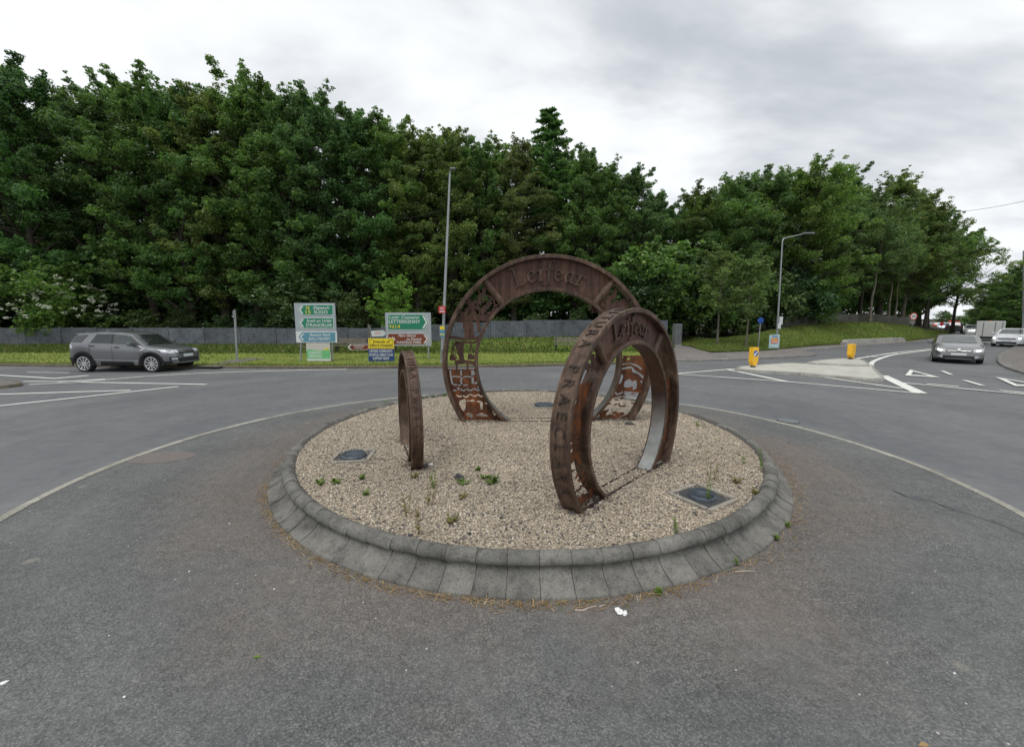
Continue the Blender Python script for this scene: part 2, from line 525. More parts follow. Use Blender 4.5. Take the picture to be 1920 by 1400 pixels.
# sculpture steel
def rust(name, dark, mid, lite, metal=.25, ro=(.5, .85), scale=3.0):
    k = NT(name, .7, metal, .4); p = k.wpos()
    f = k.noise(scale, 7, .68, p, .4)
    cc = k.ramp(f, [(.28, dark), (.5, mid), (.74, lite)])
    # runs of rust down the plate
    mpn = k.n('ShaderNodeMapping'); mpn.inputs['Scale'].default_value = (14, 14, 1.1); k.put(mpn.inputs[0], p)
    run = k.ramp(k.noise(1.0, 4, .6, mpn.outputs[0]), [(.36, .58), (.5, .95), (.66, 1.30)])
    cc = k.mix(1, cc, run, 'MULTIPLY')
    cc = k.mix(1, cc, k.ramp(k.noise(55, 4, .7, p), [(.3, .7), (.7, 1.25)]), 'MULTIPLY')
    k.color(cc).rough(k.ramp(f, [(.3, ro[0]), (.7, ro[1])])).bump(k.noise(70, 4, .7, p), .35, .004)
    return k.m
M['rust_rim'] = rust('weathered_steel_rim', (.044, .028, .021), (.102, .063, .043), (.205, .143, .105), .25, (.42, .75))
M['rust_panel'] = rust('weathered_steel_panel', (.050, .026, .020), (.098, .050, .036), (.165, .096, .068), .15, (.5, .8))
M['rust_plate'] = rust('rusted_cut_plate', (.038, .028, .024), (.140, .050, .020), (.300, .100, .028), .1, (.6, .9), 5.0)
M['rust_dark'] = rust('dark_steel_letter', (.026, .018, .014), (.050, .034, .026), (.085, .056, .042), .2, (.5, .8))
k = NT('painted_sheen_steel', .38, .7, .5)
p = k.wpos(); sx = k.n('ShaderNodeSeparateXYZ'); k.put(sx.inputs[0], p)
bare = k.mapr(k.math('ADD', sx.outputs['Z'], k.math('MULTIPLY', k.noise(1.6, 5, .6, p), .9)), .95, 1.75, 1.0, 0.0)  # sky reflection painted into the colour by height: pale grey low, brown above
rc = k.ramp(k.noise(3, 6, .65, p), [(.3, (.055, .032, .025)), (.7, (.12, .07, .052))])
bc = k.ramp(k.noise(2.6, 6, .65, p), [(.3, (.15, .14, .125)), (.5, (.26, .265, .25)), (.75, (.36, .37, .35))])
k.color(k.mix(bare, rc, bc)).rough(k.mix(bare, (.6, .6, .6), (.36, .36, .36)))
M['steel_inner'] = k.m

# paint, plastic, metal, glass
def plain(name, c, rough=.5, metal=0.0, var=.08, scale=6, spec=.5):
    return grained(name, c, var, scale, rough, metal, spec)
M['tar'] = plain('tar_seam', (.075, .077, .082), .8, 0, .45, 24)
M['patch'] = plain('asphalt_patch', (.150, .130, .120), .9, 0, .2, 30)
M['mortar'] = plain('joint_mortar', (.085, .08, .07), .95, 0, .3, 30)
k = NT('road_paint', .8, 0, .3); p = k.wpos()
wear = k.mapr(k.math('ADD', k.noise(26, 5, .75, p), k.math('MULTIPLY', k.noise(1.5, 3, .5, p), .35)), .60, .93)
k.color(k.mix(k.math('MULTIPLY', wear, .75), (.76, .76, .71), (.30, .30, .29)))
M['line'] = k.m
k = NT('worn_road_paint', .85, 0, .3); p = k.wpos()
wear = k.mapr(k.math('ADD', k.noise(20, 5, .75, p), k.math('MULTIPLY', k.noise(1.5, 3, .5, p), .5)), .42, .82)
k.color(k.mix(wear, (.46, .45, .39), (.18, .18, .18)))
M['oldline'] = k.m
M['galv'] = plain('galvanised_steel', (.34, .36, .37), .5, .5, .15, 3)
M['lampgrey'] = plain('lamp_housing', (.20, .21, .22), .5, .3)
M['signgrey'] = plain('sign_backing', (.36, .40, .43), .5, .1, .06, 2)
M['signback'] = plain('sign_back', (.20, .21, .22), .6, .2)
M['green'] = plain('sign_green', (.012, .21, .115), .4, 0, .06, 3)
M['blue_teal'] = plain('sign_faded_blue', (.10, .27, .36), .45, 0, .08, 3)
M['brown'] = plain('sign_brown', (.20, .045, .02), .45, 0, .08, 3)
M['white'] = plain('white_paint', (.72, .73, .71), .45, 0, .05, 4)
M['signwhite'] = plain('sign_white', (.66, .68, .68), .45, 0, .06, 4)
M['yellow'] = plain('sign_yellow', (.78, .60, .02), .45, 0, .06, 4)
M['navy'] = plain('poster_navy', (.02, .05, .19), .45, 0, .08, 4)
M['black'] = plain('black_plastic', (.018, .018, .02), .5, 0, .2, 6)
M['rubber'] = plain('tyre_rubber', (.018, .018, .019), .85, 0, .2, 12)
M['red'] = plain('sign_red', (.55, .03, .03), .45, 0, .08, 4)
M['bluesign'] = plain('sign_blue', (.015, .09, .42), .4, 0, .06, 4)
M['bollard'] = plain('bollard_yellow', (.90, .50, .02), .45, 0, .06, 3)
M['posterfield'] = None
k = NT('landscape_print', .5, 0, .4)
sx = k.n('ShaderNodeSeparateXYZ'); k.put(sx.inputs[0], k.obj())
k.color(k.ramp(k.math('ADD', k.math('MULTIPLY', sx.outputs['Z'], 1.2), k.math('MULTIPLY', k.noise(3, 4, .6), .5)), [(0, (.10, .12, .15)), (.35, (.22, .26, .33)), (.6, (.42, .40, .36)), (1, (.55, .52, .48))]))
M['print'] = k.m
M['postgreen'] = plain('poster_green', (.16, .50, .22), .45, 0, .15, 4)
M['pastel'] = plain('poster_pale_blue', (.42, .60, .62), .5, 0, .12, 4)
M['pinkred'] = plain('poster_coral', (.62, .16, .12), .5, 0, .15, 6)
M['wood'] = plain('weathered_bench_timber', (.17, .145, .115), .8, 0, .35, 5)
M['cabinet'] = plain('cabinet_grey', (.15, .155, .165), .6, .1, .15, 2)
M['lampblue'] = plain('ground_light_blue_grey', (.085, .105, .125), .45, .3, .25, 14)
M['barrier'] = concrete('barrier_concrete', (.36, .35, .32), .7, 1.5)
M['paper'] = plain('crumpled_paper', (.80, .80, .78), .7, 0, .05, 9)
M['stick'] = plain('dry_stick', (.42, .35, .29), .9, 0, .3, 20)
M['rubble'] = plain('dark_rubble', (.045, .045, .047), .7, 0, .4, 20)
M['iron'] = plain('cast_iron', (.06, .055, .05), .7, .4, .4, 16)

def paint(name, c, metal=.55, rough=.32):
    k = NT(name, rough, metal, .5)
    k.color(k.ramp(k.noise(1.2, 3, .5), [(.3, tuple(x * .92 for x in c)), (.7, c)]))
    k.put(k.b.inputs['Coat Weight'], .7); k.put(k.b.inputs['Coat Roughness'], .08)
    return k.m
M['p_suv'] = paint('grey_metallic_paint', (.185, .19, .20), .55, .32)
M['p_cc'] = paint('silver_metallic_paint', (.175, .175, .175), .5, .30)
M['p_white'] = paint('white_car_paint', (.72, .74, .78), 0, .3)
M['p_dark'] = paint('dark_car_paint', (.03, .032, .038), .2)
M['p_blue'] = paint('pale_blue_car_paint', (.38, .45, .55), .3)
M['p_red'] = paint('red_car_paint', (.42, .03, .02), .1)
M['p_silver'] = paint('light_silver_car_paint', (.42, .43, .44), .5)
k = NT('tinted_glass', .06, 0, .6); k.color((.018, .021, .023)); k.put(k.b.inputs['Coat Weight'], .6); k.put(k.b.inputs['Coat Roughness'], .03); M['glass'] = k.m
k = NT('light_glass', .06, 0, .7); k.color(k.ramp(k.noise(2.0, 2, .5), [(.3, (.03, .04, .038)), (.7, (.065, .08, .075))])); k.put(k.b.inputs['Coat Weight'], .6); M['glass2'] = k.m
k = NT('alloy', .28, .6, .6); k.color((.62, .62, .63)); M['alloy'] = k.m
k = NT('chrome', .15, .9, .6); k.color((.62, .63, .64)); M['chrome'] = k.m
k = NT('headlamp_lens', .1, .2, .8); k.color((.55, .57, .60)); M['lens'] = k.m
k = NT('lit_headlamp', .2, 0, .8); k.color((.9, .9, .9)).emit((1, .98, .93), 6.0); M['lit'] = k.m
k = NT('tail_lens', .2, 0, .6); k.color((.35, .02, .02)); M['tail'] = k.m
M['clad'] = plain('black_cladding', (.020, .020, .022), .85, 0, .15, 8, .2)
M['plate'] = plain('number_plate', (.52, .54, .55), .5, 0, .1, 8)
M['boxwhite'] = plain('box_body_white', (.56, .56, .54), .55, 0, .08, 2)
M['orange'] = plain('barrier_orange', (.75, .20, .03), .5, 0, .1, 4)
# ================================================================== SETTING
def smst(t):
    t = min(1, max(0, t)); return t * t * (3 - 2 * t)

me = np_mesh('terrain', [(-1500, -400, -.06), (1500, -400, -.06), (1500, 2000, -.06), (-1500, 2000, -.06)], [(0, 1, 2, 3)])
tag(link('terrain', me, M['floor']), kind='structure')
me = np_mesh('road', [(-130, -40, 0), (260, -40, 0), (260, 260, 0), (-130, 260, 0)], [(0, 1, 2, 3)])
tag(link('road', me, M['asphalt']), kind='structure')

# ---- apron ring of older asphalt round the island
AC, AA, AB = (.042, 6.589), 6.225, 5.999
pts = [(AC[0] + AA * math.cos(a), AC[1] + AB * math.sin(a)) for a in np.linspace(0, 2 * math.pi, 160, endpoint=False)]
mb = MB()
mb.add([(AC[0], AC[1], .004)] + [(x, y, .004) for x, y in pts], [(0, 1 + i, 1 + (i + 1) % 160) for i in range(160)])
tag(mb.build('apron', M['apron']), kind='structure')
# concrete edging laid flush in lengths
er = empty('apron_edging', (AC[0], AC[1], 0)); tag(er, kind='structure')
NE = 42
for i in range(NE):
    a0, a1 = 2 * math.pi * i / NE, 2 * math.pi * (i + 1) / NE - .0018
    mb = MB(); V = []; F = []
    hw = .052 + random.uniform(-.004, .004); zt = .016 + random.uniform(-.003, .003)
    for j in range(5):
        a = a0 + (a1 - a0) * j / 4
        for r, z in ((-hw, -.01), (-hw, zt - .004), (-hw + .008, zt), (hw - .008, zt), (hw, zt - .004), (hw, -.01)):
            V.append(((AA + r) * math.cos(a), (AB + r) * math.sin(a), z))
    for j in range(4):
        for q in range(5):
            F.append((j * 6 + q, j * 6 + q + 1, (j + 1) * 6 + q + 1, (j + 1) * 6 + q))
    F += [tuple(range(6)), tuple(24 + q for q in range(6))]
    mb.add(V, F).build('edging_stone', M['edging'], er)

# ---- island kerb of single stones
KC, KA, KB, ZG = (.232, 7.417), 3.667, 4.028, .24
def kpt(t, d, z):
    nx, ny = math.cos(t) / KA, math.sin(t) / KB; l = math.hypot(nx, ny)
    return (KC[0] + KA * math.cos(t) + d * nx / l, KC[1] + KB * math.sin(t) + d * ny / l, z)
PROF = [(-.10, .10), (-.015, .235), (.012, .262), (.04, .280), (.075, .288), (.108, .280), (.135, .259), (.152, .232), (.154, .206), (.143, .187), (.116, .178),
        (.119, .158), (.140, .124), (.180, .092), (.232, .062), (.290, .038), (.312, .030), (.320, .020), (.322, -.02)]
kerb = empty('island_kerb', (KC[0], KC[1], 0)); tag(kerb, 'weathered grey concrete kerb stones ringing the gravel island', 'kerb')
# equal-length parameters round the ellipse
tt = np.linspace(-math.pi / 2, 1.5 * math.pi, 4001)
xy = np.array([kpt(t, .2, 0)[:2] for t in tt]); L = np.r_[0, np.cumsum(np.hypot(*np.diff(xy, axis=0).T))]
NK = 92
tk = np.interp(np.linspace(0, L[-1], NK + 1), L, tt)
for i in range(NK):
    g = .0007
    a0, a1 = tk[i] + g + random.uniform(0, .0006), tk[i + 1] - g
    dr, dz, tl = random.gauss(0, .005), random.gauss(0, .0035), random.gauss(0, .006)
    V, F = [], []
    S = 5
    for j in range(S):
        a = a0 + (a1 - a0) * j / (S - 1)
        inset = .0035 if j in (0, S - 1) else 0
        for d, z in PROF:
            x, y, zz_ = kpt(a, d + dr - (inset if d > .0 else 0), z + dz + tl * (j / (S - 1) - .5) - (inset * .7 if z > .15 else 0))
            V.append((x - KC[0] + random.gauss(0, .0012), y - KC[1] + random.gauss(0, .0012), zz_ + random.gauss(0, .0012)))
    n = len(PROF)
    for j in range(S - 1):
        for q in range(n - 1):
            F.append((j * n + q, j * n + q + 1, (j + 1) * n + q + 1, (j + 1) * n + q))
    F += [tuple(range(n)), tuple((S - 1) * n + q for q in reversed(range(n)))]
    MB().add(V, F).build('kerb_stone', M['kerb'], kerb, smooth=50)
# mortar core seen in the joints
V, F = [], []
for j in range(200):
    t = 2 * math.pi * j / 200
    for d, z in PROF[1:]:
        x, y, z_ = kpt(t, d - .013, z - .009); V.append((x - KC[0], y - KC[1], z_))
n = len(PROF) - 1
for j in range(200):
    for q in range(n - 1):
        F.append((j * n + q, j * n + q + 1, ((j + 1) % 200) * n + q + 1, ((j + 1) % 200) * n + q))
MB().add(V, F).build('mortar', M['mortar'], kerb)

# ---- gravel
def gz(x, y):
    r = math.hypot((x - KC[0]) / KA, (y - KC[1]) / KB)
    return ZG - .010 + .030 * (1 - r * r) + .008 * math.sin(1.7 * x + .6) * math.sin(1.3 * y)
V, F = [(KC[0], KC[1], gz(*KC))], []
NR, NA = 24, 96
for i in range(1, NR + 1):
    for j in range(NA):
        a = 2 * math.pi * j / NA
        x, y, _ = kpt(a, 0, 0)
        x, y = KC[0] + (x - KC[0]) * i / NR, KC[1] + (y - KC[1]) * i / NR
        V.append((x, y, gz(x, y)))
for j in range(NA): F.append((0, 1 + j, 1 + (j + 1) % NA))
for i in range(NR - 1):
    for j in range(NA):
        a, b = 1 + i * NA + j, 1 + i * NA + (j + 1) % NA
        F.append((a, a + NA, b + NA, b))
bed = MB().add(V, F).build('gravel_bed', M['gravelbed'], smooth=80, fix=False)
tag(bed, kind='structure')
LIGHTS = [(*G(663, 856, ZG)[:2], .19), (*G(1020, 761, ZG)[:2], .27), (*G(1316, 932, ZG)[:2], .25)]
NP = 84000
# more stones where they show largest
rr = np.sqrt(RNG.random(NP * 3)) * .995; aa = RNG.random(NP * 3) * 2 * np.pi
X = KC[0] + KA * rr * np.cos(aa); Y = KC[1] + KB * rr * np.sin(aa)
for lx, ly, lr in LIGHTS:
    rr[(X - lx) ** 2 + (Y - ly) ** 2 < lr * lr] = 9
keep = (rr < 2) & (RNG.random(NP * 3) < np.clip((5.2 / np.maximum(Y, 1)) ** 1.3, .18, 1))
X, Y = X[keep][:NP], Y[keep][:NP]; NP = len(X)
Z = ZG - .010 + .030 * (1 - ((X - KC[0]) / KA) ** 2 - ((Y - KC[1]) / KB) ** 2) + .008 * np.sin(1.7 * X + .6) * np.sin(1.3 * Y)
oct_ = np.array([(1, 0, 0), (0, 1, 0), (-1, 0, 0), (0, -1, 0), (0, 0, 1), (0, 0, -1)], float)
octf = np.array([(0, 1, 4), (1, 2, 4), (2, 3, 4), (3, 0, 4), (1, 0, 5), (2, 1, 5), (3, 2, 5), (0, 3, 5)])
s = RNG.lognormal(math.log(.0088), .46, NP)
s = np.minimum(s, .019)
sz = np.stack([s * RNG.uniform(.8, 1.4, NP), s * RNG.uniform(.7, 1.1, NP), s * RNG.uniform(.5, .9, NP)], 1)
yaw = RNG.random(NP) * 6.283; tl = RNG.normal(0, .5, NP)
v = oct_[None] * sz[:, None] * RNG.uniform(.75, 1.25, (NP, 6, 1))
ct, st = np.cos(tl)[:, None], np.sin(tl)[:, None]
v = np.stack([v[..., 0] * ct + v[..., 2] * st, v[..., 1], -v[..., 0] * st + v[..., 2] * ct], -1)
cy, sy = np.cos(yaw)[:, None], np.sin(yaw)[:, None]
v = np.stack([v[..., 0] * cy - v[..., 1] * sy, v[..., 0] * sy + v[..., 1] * cy, v[..., 2]], -1)
v += np.stack([X, Y, Z + s * RNG.uniform(.0, .55, NP)], 1)[:, None]
me = np_mesh('gravel', v.reshape(-1, 3), (octf[None] + 6 * np.arange(NP)[:, None, None]).reshape(-1, 3))
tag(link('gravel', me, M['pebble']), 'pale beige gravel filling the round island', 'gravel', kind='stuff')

# ---- land: lawn on the left, grassy bank on the right
FOOT = [(-900, 681), (-500, 683), (-100, 685), (0, 686), (200, 688.5), (370, 690), (560, 691), (830, 690), (960, 688), (1060, 685.5), (1180, 682), (1262, 677.5)]
BANK = [(1263, 650), (1275, 646), (1292, 648), (1312, 655), (1335, 660), (1390, 658), (1440, 656), (1480, 652), (1530, 647.5), (1580, 645), (1640, 642.5), (1700, 639), (1745, 634), (1775, 628.5), (1790, 621), (1796, 614)]
RISE = [(1262, .35), (1335, .40), (1400, .70), (1470, 1.35), (1560, 1.75), (1640, 1.75), (1690, 1.45), (1740, .75), (1780, .25), (1800, .1)]
WALL_Y = 34.5
def interp(tab, x): return float(np.interp(x, [p[0] for p in tab], [p[1] for p in tab]))
def lawn_z(x, y, y0):
    return .10 + .62 * smst((x + 13) / 15) * smst((y - 28.0) / (WALL_Y - 28.0)) + .02 * math.sin(x * .9) * math.sin(y * .7)
def px_of(x, y): return 960 + FOC * x / (y * CP + CAM_H * SP)
def land_z(x, y):
    """height of the land at a place behind the road edge"""
    px = px_of(x, y)
    if px < 1262:
        f = G(px, interp(FOOT, px)); return lawn_z(x, y, f.y)
    f = G(px, interp(BANK, px), .1)
    d = math.hypot(x - f.x, y - f.y)
    return .10 + interp(RISE, px) * smst(d / 9.0) + .03 * math.sin(x * 1.1) * math.sin(y * .8)
def land(name, tab, pxs, reach, mat, start=0.0, n=22):
    V, F = [], []
    for px in pxs:
        f = G(px, interp(tab, px), .0 if tab is FOOT else .1)
        dr = Vector((f.x, f.y, 0)).normalized()
        for j in range(n):
            d = start + (reach(px, f) - start) * (j / (n - 1)) ** 1.4
            p_ = f + dr * d
            V.append((p_.x, p_.y, land_z(p_.x, p_.y)))
    for i in range(len(pxs) - 1):
        for j in range(n - 1):
            F.append((i * n + j, (i + 1) * n + j, (i + 1) * n + j + 1, i * n + j + 1))
    o = MB().add(V, F).build(name, mat, smooth=80, fix=False)
    return tag(o, kind='structure')
lp = list(np.linspace(-900, 1262, 150))
def reach_wall(px, f):
    k_ = (WALL_Y + .4) / f.y; return math.hypot(f.x, f.y) * (k_ - 1)
def band(fr): return lambda px, f: reach_wall(px, f) * fr(px)
mow = lambda px: .46 + .05 * math.sin(px / 90.) + .03 * math.sin(px / 31.)
land('lawn', FOOT, lp, band(mow), M['lawn'], 0)
V, F = [], []
n = 14
for px in lp:
    f = G(px, interp(FOOT, px)); dr = Vector((f.x, f.y, 0)).normalized(); rw = reach_wall(px, f); a = rw * mow(px)
    for j in range(n):
        p_ = f + dr * (a + (rw - a) * j / (n - 1)); V.append((p_.x, p_.y, land_z(p_.x, p_.y)))
for i in range(len(lp) - 1):
    for j in range(n - 1): F.append((i * n + j, (i + 1) * n + j, (i + 1) * n + j + 1, i * n + j + 1))
tag(MB().add(V, F).build('rough_lawn', M['rough'], smooth=80, fix=False), kind='structure')
V, F = [], []
for px in lp:
    f = G(px, interp(FOOT, px)); dr = Vector((f.x, f.y, 0)).normalized(); rw = reach_wall(px, f)
    p0 = f + dr * rw; z0 = land_z(p0.x, p0.y)
    for j in range(8):
        p_ = p0 + dr * (j * 12); V.append((p_.x, p_.y, z0 - .02))
for i in range(len(lp) - 1):
    for j in range(7): F.append((i * 8 + j, (i + 1) * 8 + j, (i + 1) * 8 + j + 1, i * 8 + j + 1))
tag(MB().add(V, F).build('woodland_floor', M['floor'], smooth=80, fix=False), kind='structure')
bp_ = sorted(set(list(np.linspace(1263, 1796, 90)) + [p[0] for p in BANK]))
land('grass_bank', BANK, bp_, lambda px, f: 9.5, M['rough'], 0)
land('bank_woodland_floor', BANK, bp_, lambda px, f: 80.0, M['floor'], 9.5, 8)

def kerb_line(name, pts, hgt, wid, mat, inward):
    """a low kerb that follows points (front top edge), body on the inward side"""
    V, F = [], []
    P = [Vector(p) for p in pts]
    for i, p_ in enumerate(P):
        d = (P[min(i + 1, len(P) - 1)] - P[max(i - 1, 0)]); d.z = 0; d.normalize()
        nrm = Vector((-d.y, d.x, 0)) * inward
        for o, z in ((0, -.03), (.012, hgt - .02), (.035, hgt), (wid, hgt + .004), (wid, -.03)):
            q = p_ + nrm * o; V.append((q.x, q.y, z))
    for i in range(len(P) - 1):
        for j in range(4): F.append((i * 5 + j, (i + 1) * 5 + j, (i + 1) * 5 + j + 1, i * 5 + j + 1))
    F += [(0, 1, 2, 3, 4), tuple((len(P) - 1) * 5 + q for q in range(5))]
    return tag(MB().add(V, F).build(name, mat, smooth=40), kind='structure')
kerb_line('lawn_kerb', [G(px, interp(FOOT, px) + .4) for px in np.linspace(-900, 1262, 120)], .115, .14, M['lawnkerb'], 1)

# pavement in front of the bank
PV_BACK = [(1263, 651), (1272, 647), (1292, 649), (1312, 656), (1335, 661), (1390, 659), (1440, 657), (1480, 653), (1530, 648.3), (1580, 645.8), (1640, 643.2), (1700, 639.7), (1745, 634.6), (1768, 630.5)]
PV_FRONT = [(1263, 677.5), (1300, 678.5), (1380, 676), (1520, 669), (1532, 666), (1508, 657.5), (1570, 652.8), (1640, 647.5), (1722, 641.2), (1768, 634)]
poly = [G(*p, .11) for p in PV_BACK] + [G(*p, 0) + Vector((-.02, .05, 0)) for p in reversed(PV_FRONT)]
tag(sheet('footpath', poly, .108, M['pave']), kind='structure')
kerb_line('footpath_kerb', [G(*p, 0) for p in PV_FRONT[:4]], .112, .13, M['slabside'], 1)
kerb_line('footpath_kerb', [G(*p, 0) for p in PV_FRONT[5:]], .112, .13, M['slabside'], 1)
kerb_line('footpath_kerb', [G(*p, 0) for p in PV_FRONT[3:6]], .112, .10, M['slabside'], 1)
# worn path across the lawn corner
lpth = [G(*p, .12) for p in ((370, 686.5), (408, 687.3), (470, 676), (500, 671.5), (470, 671), (432, 674))]
V = [(p_.x, p_.y, land_z(p_.x, p_.y) + .012) for p_ in lpth]
me = bpy.data.meshes.new('lawn_path'); me.from_pydata(V, [], tri_poly(V)); tag(link('lawn_path', me, M['pave']), kind='structure')
# footway and verge on the far right
FW = [(1920, 642), (1893, 655), (1874, 665), (1868.5, 673), (1870, 681), (1884, 690), (1920, 702), (2030, 728)]
poly = [G(*p, 0) + Vector((.05, 0, 0)) for p in FW] + [G(2140, 728, .1), G(2140, 645, .1)]
tag(sheet('footway', poly, .098, M['pave']), kind='structure')
kerb_line('footway_kerb', [G(*p, .0) for p in smooth_path(FW, 4)], .102, .15, M['slabside'], 1)
poly = [G(*p, .05) for p in ((1846, 611), (1848, 621), (1876, 634), (1925, 640), (2140, 646), (2140, 610))]
tag(sheet('far_verge', poly, .05, M['rough']), kind='structure')

# ---- splitter islands
def slab(name, px, z, mat, matk, label):
    r = empty(name, G(*px[0], 0)); tag(r, label, 'traffic island')
    P = [G(*q, z) - Vector((r.location.x, r.location.y, 0)) for q in px]
    c = sum(P, Vector()) / len(P)
    I = [p_ + (c - p_).normalized() * .14 for p_ in P]
    n = len(P); V = []; F = []
    for p_, i_ in zip(P, I):
        dd = (p_ - c).normalized() * .02
        V += [(p_.x + dd.x, p_.y + dd.y, -.02), (p_.x, p_.y, z - .02), (p_.x - dd.x, p_.y - dd.y, z), (i_.x, i_.y, z)]
    for a in range(n):
        b = (a + 1) % n
        for q in range(3): F.append((a * 4 + q, b * 4 + q, b * 4 + q + 1, a * 4 + q + 1))
    MB().add(V, F).build('kerb', matk, r, smooth=40)
    Vt = [(i_.x, i_.y, z - .001) for i_ in I]
    mt = MB().add(Vt, tri_poly(Vt)).build('top_slab', mat, r)
    return r
slab('traffic_island', smooth_path([(1379, 691), (1385, 687), (1407, 684.5), (1468, 680.3), (1509, 680.8), (1628, 684.5), (1640, 690), (1657, 704), (1655, 708.5), (1633, 709.8), (1560, 703.5), (1504, 698.5), (1430, 694.5)], 3),
     .13, M['island'], M['island_kerb'], 'long pale concrete traffic island with two yellow bollards')
slab('traffic_island', smooth_path([(1512, 679.0), (1532, 675), (1583, 671.3), (1612, 672.5), (1630, 681), (1622, 684), (1570, 682.3), (1530, 680.6)], 3),
     .20, M['island'], M['island_kerb'], 'small raised concrete island nose behind the larger pale island')
slab('traffic_island', smooth_path([(-60, 712), (0, 711), (30, 713), (41, 716), (34, 719.5), (0, 723), (-60, 729)], 3),
     .10, M['pave'], M['lawnkerb'], 'brown worn kerbed island nose at the left edge of the road')

# ---- painted lines
def mark(px, wd=.13, z=.008, mat='line', smooth=False):
    if smooth: px = smooth_path(px, 6)
    P = [G(*p_) for p_ in px]
    o = strip([(q.x, q.y) for q in P], wd)
    n = len(o) // 2
    V = [(q.x, q.y, z) for q in o]
    F = [(i, i + 1, 2 * n - 2 - i, 2 * n - 1 - i) for i in range(n - 1)]
    me = MB().add(V, F).mesh('road_marking')
    for f in me.polygons:
        if f.normal.z < 0: f.flip()
    return tag(link('road_marking', me, M[mat]), kind='structure')
Zs = iter([.0065 + .0011 * i for i in range(60)])
for px, wd in (([(-60, 700), (0, 703.4), (105, 709.6)], .13), ([(100, 709.8), (166, 704)], .24), ([(52, 698), (131, 699)], .10),
               ([(110, 716), (155, 713.8), (197, 711.2)], .18),
               ([(387, 721), (153, 716.6), (55, 721)], .13), ([(-60, 742), (0, 739.5), (245, 732)], .14), ([(-60, 772), (0, 761.4), (180, 742), (335, 725)], .15)):
    mark(px, wd, next(Zs))
mark([(42, 715.6), (122, 715.3), (197, 712.3), (300, 704), (420, 698.4), (560, 694.4), (650, 692.8)], .14, next(Zs), 'line', True)
mark([(1268, 701), (1378, 691.7)], .14, next(Zs))
mark([(1270, 701.9), (1473.7, 715.8), (1723.5, 737.8)], .13, next(Zs), 'line')
mark([(1362, 692.8), (1477, 716.3)], .20, next(Zs))
mark([(1535.7, 707), (1693, 729)], .16, next(Zs))
mark([(1654.4, 704.5), (1725, 737.8)], .34, next(Zs))
mark([(1633, 685), (1637, 678.5), (1655, 671), (1683, 664.3), (1753.5, 655.4)], .20, next(Zs), 'line', True)
mark([(1600, 673.6), (1682.7, 661), (1755, 653.8)], .18, next(Zs))
mark([(1626, 668.2), (1655, 671.4)], .16, next(Zs)); mark([(1672, 662.8), (1692, 664)], .18, next(Zs))
mark([(1682.7, 717.6), (1800, 729), (1920, 740), (1990, 747)], .15, next(Zs))
mark([(1737.6, 720.5), (1797.8, 725.6)], .15, next(Zs)); mark([(1874, 732.8), (1935, 739)], .15, next(Zs))
mark([(1766, 696), (1783.6, 703.4)], .12, next(Zs)); mark([(1808, 714), (1842, 724)], .14, next(Zs))
for tri in ([(1697, 705), (1706, 694), (1763, 709)], [(1866, 708), (1903, 725), (1975, 726)]):
    z = next(Zs)
    P = [G(*q) for q in tri]; c = sum(P, Vector()) / 3
    I = [c + (q - c) * .56 for q in P]
    V = [(q.x, q.y, z) for q in P + I]
    me = MB().add(V, [(0, 1, 4, 3), (1, 2, 5, 4), (2, 0, 3, 5)]).mesh('road_marking')
    for f in me.polygons:
        if f.normal.z < 0: f.flip()
    tag(link('road_marking', me, M['line']), kind='structure')

# ---- boundary wall of concrete panels behind the lawn
wl = empty('boundary_wall', (-20, WALL_Y, 0)); tag(wl, 'long low grey concrete panel wall between lawn and trees', 'wall')
x = -52.0
while x < 10.2:
    L_ = 2.95
    xm = x + L_ / 2
    zb = land_z(xm, WALL_Y)
    th = random.uniform(-.02, .02)
    MB().rbox((xm + 20, random.uniform(-.015, .015), zb + .67 + th), (L_ - .16, .10, 1.42), .015).build('wall_panel', M['wall'], wl)
    zb2 = land_z(x, WALL_Y)
    MB().rbox((x + 20, -.01, zb2 + .68), (.15, .17, 1.50), .012).build('wall_post', M['wall'], wl)
    x += L_
bw = empty('bank_wall', AT(1580, 600, 42)); tag(bw, 'weathered concrete wall among trunks at the top of the bank', 'wall')
pv = None
for px in np.linspace(1455, 1700, 11):
    f = G(px, interp(BANK, px), .1); dr = Vector((f.x, f.y, 0)).normalized(); q = f + dr * 10.2
    q.z = land_z(q.x, q.y)
    if pv is not None:
        m_ = (pv + q) / 2; dl = q - pv
        MB().rbox((m_.x - bw.location.x, m_.y - bw.location.y, m_.z + .12 - bw.location.z), (Vector((dl.x, dl.y)).length - .03, .14, 1.5), .02, math.atan2(dl.y, dl.x)).build('wall_panel', M['bankwall'], bw)
    pv = q

# ---- grass blades: ragged edge of the lawn and the long grass of the bank
def blades(name, tab, pxr, dr_, N, hmin, hmax, mat, label):
    P = []
    while len(P) < N:
        px = random.uniform(*pxr)
        f = G(px, interp(tab, px), .0 if tab is FOOT else .1)
        d = dr_(px, f)
        r = Vector((f.x, f.y, 0)).normalized()
        q = f + r * d
        P.append((q.x, q.y, land_z(q.x, q.y)))
    P = np.array(P); n = len(P)
    h = RNG.uniform(hmin, hmax, n) * RNG.uniform(.6, 1.2, n); a = RNG.random(n) * 6.283; wd = h * .16 + .012
    ln = RNG.normal(0, .35, (n, 2)) * h[:, None]
    ax = np.stack([np.cos(a) * wd, np.sin(a) * wd, np.zeros(n)], 1)
    tip = P + np.concatenate([ln, h[:, None]], 1)
    V = np.stack([P - ax, P + ax, tip], 1).reshape(-1, 3)
    me = np_mesh(name, V, np.arange(3 * n).reshape(-1, 3))
    return tag(link(name, me, mat), label, 'grass', kind='stuff')
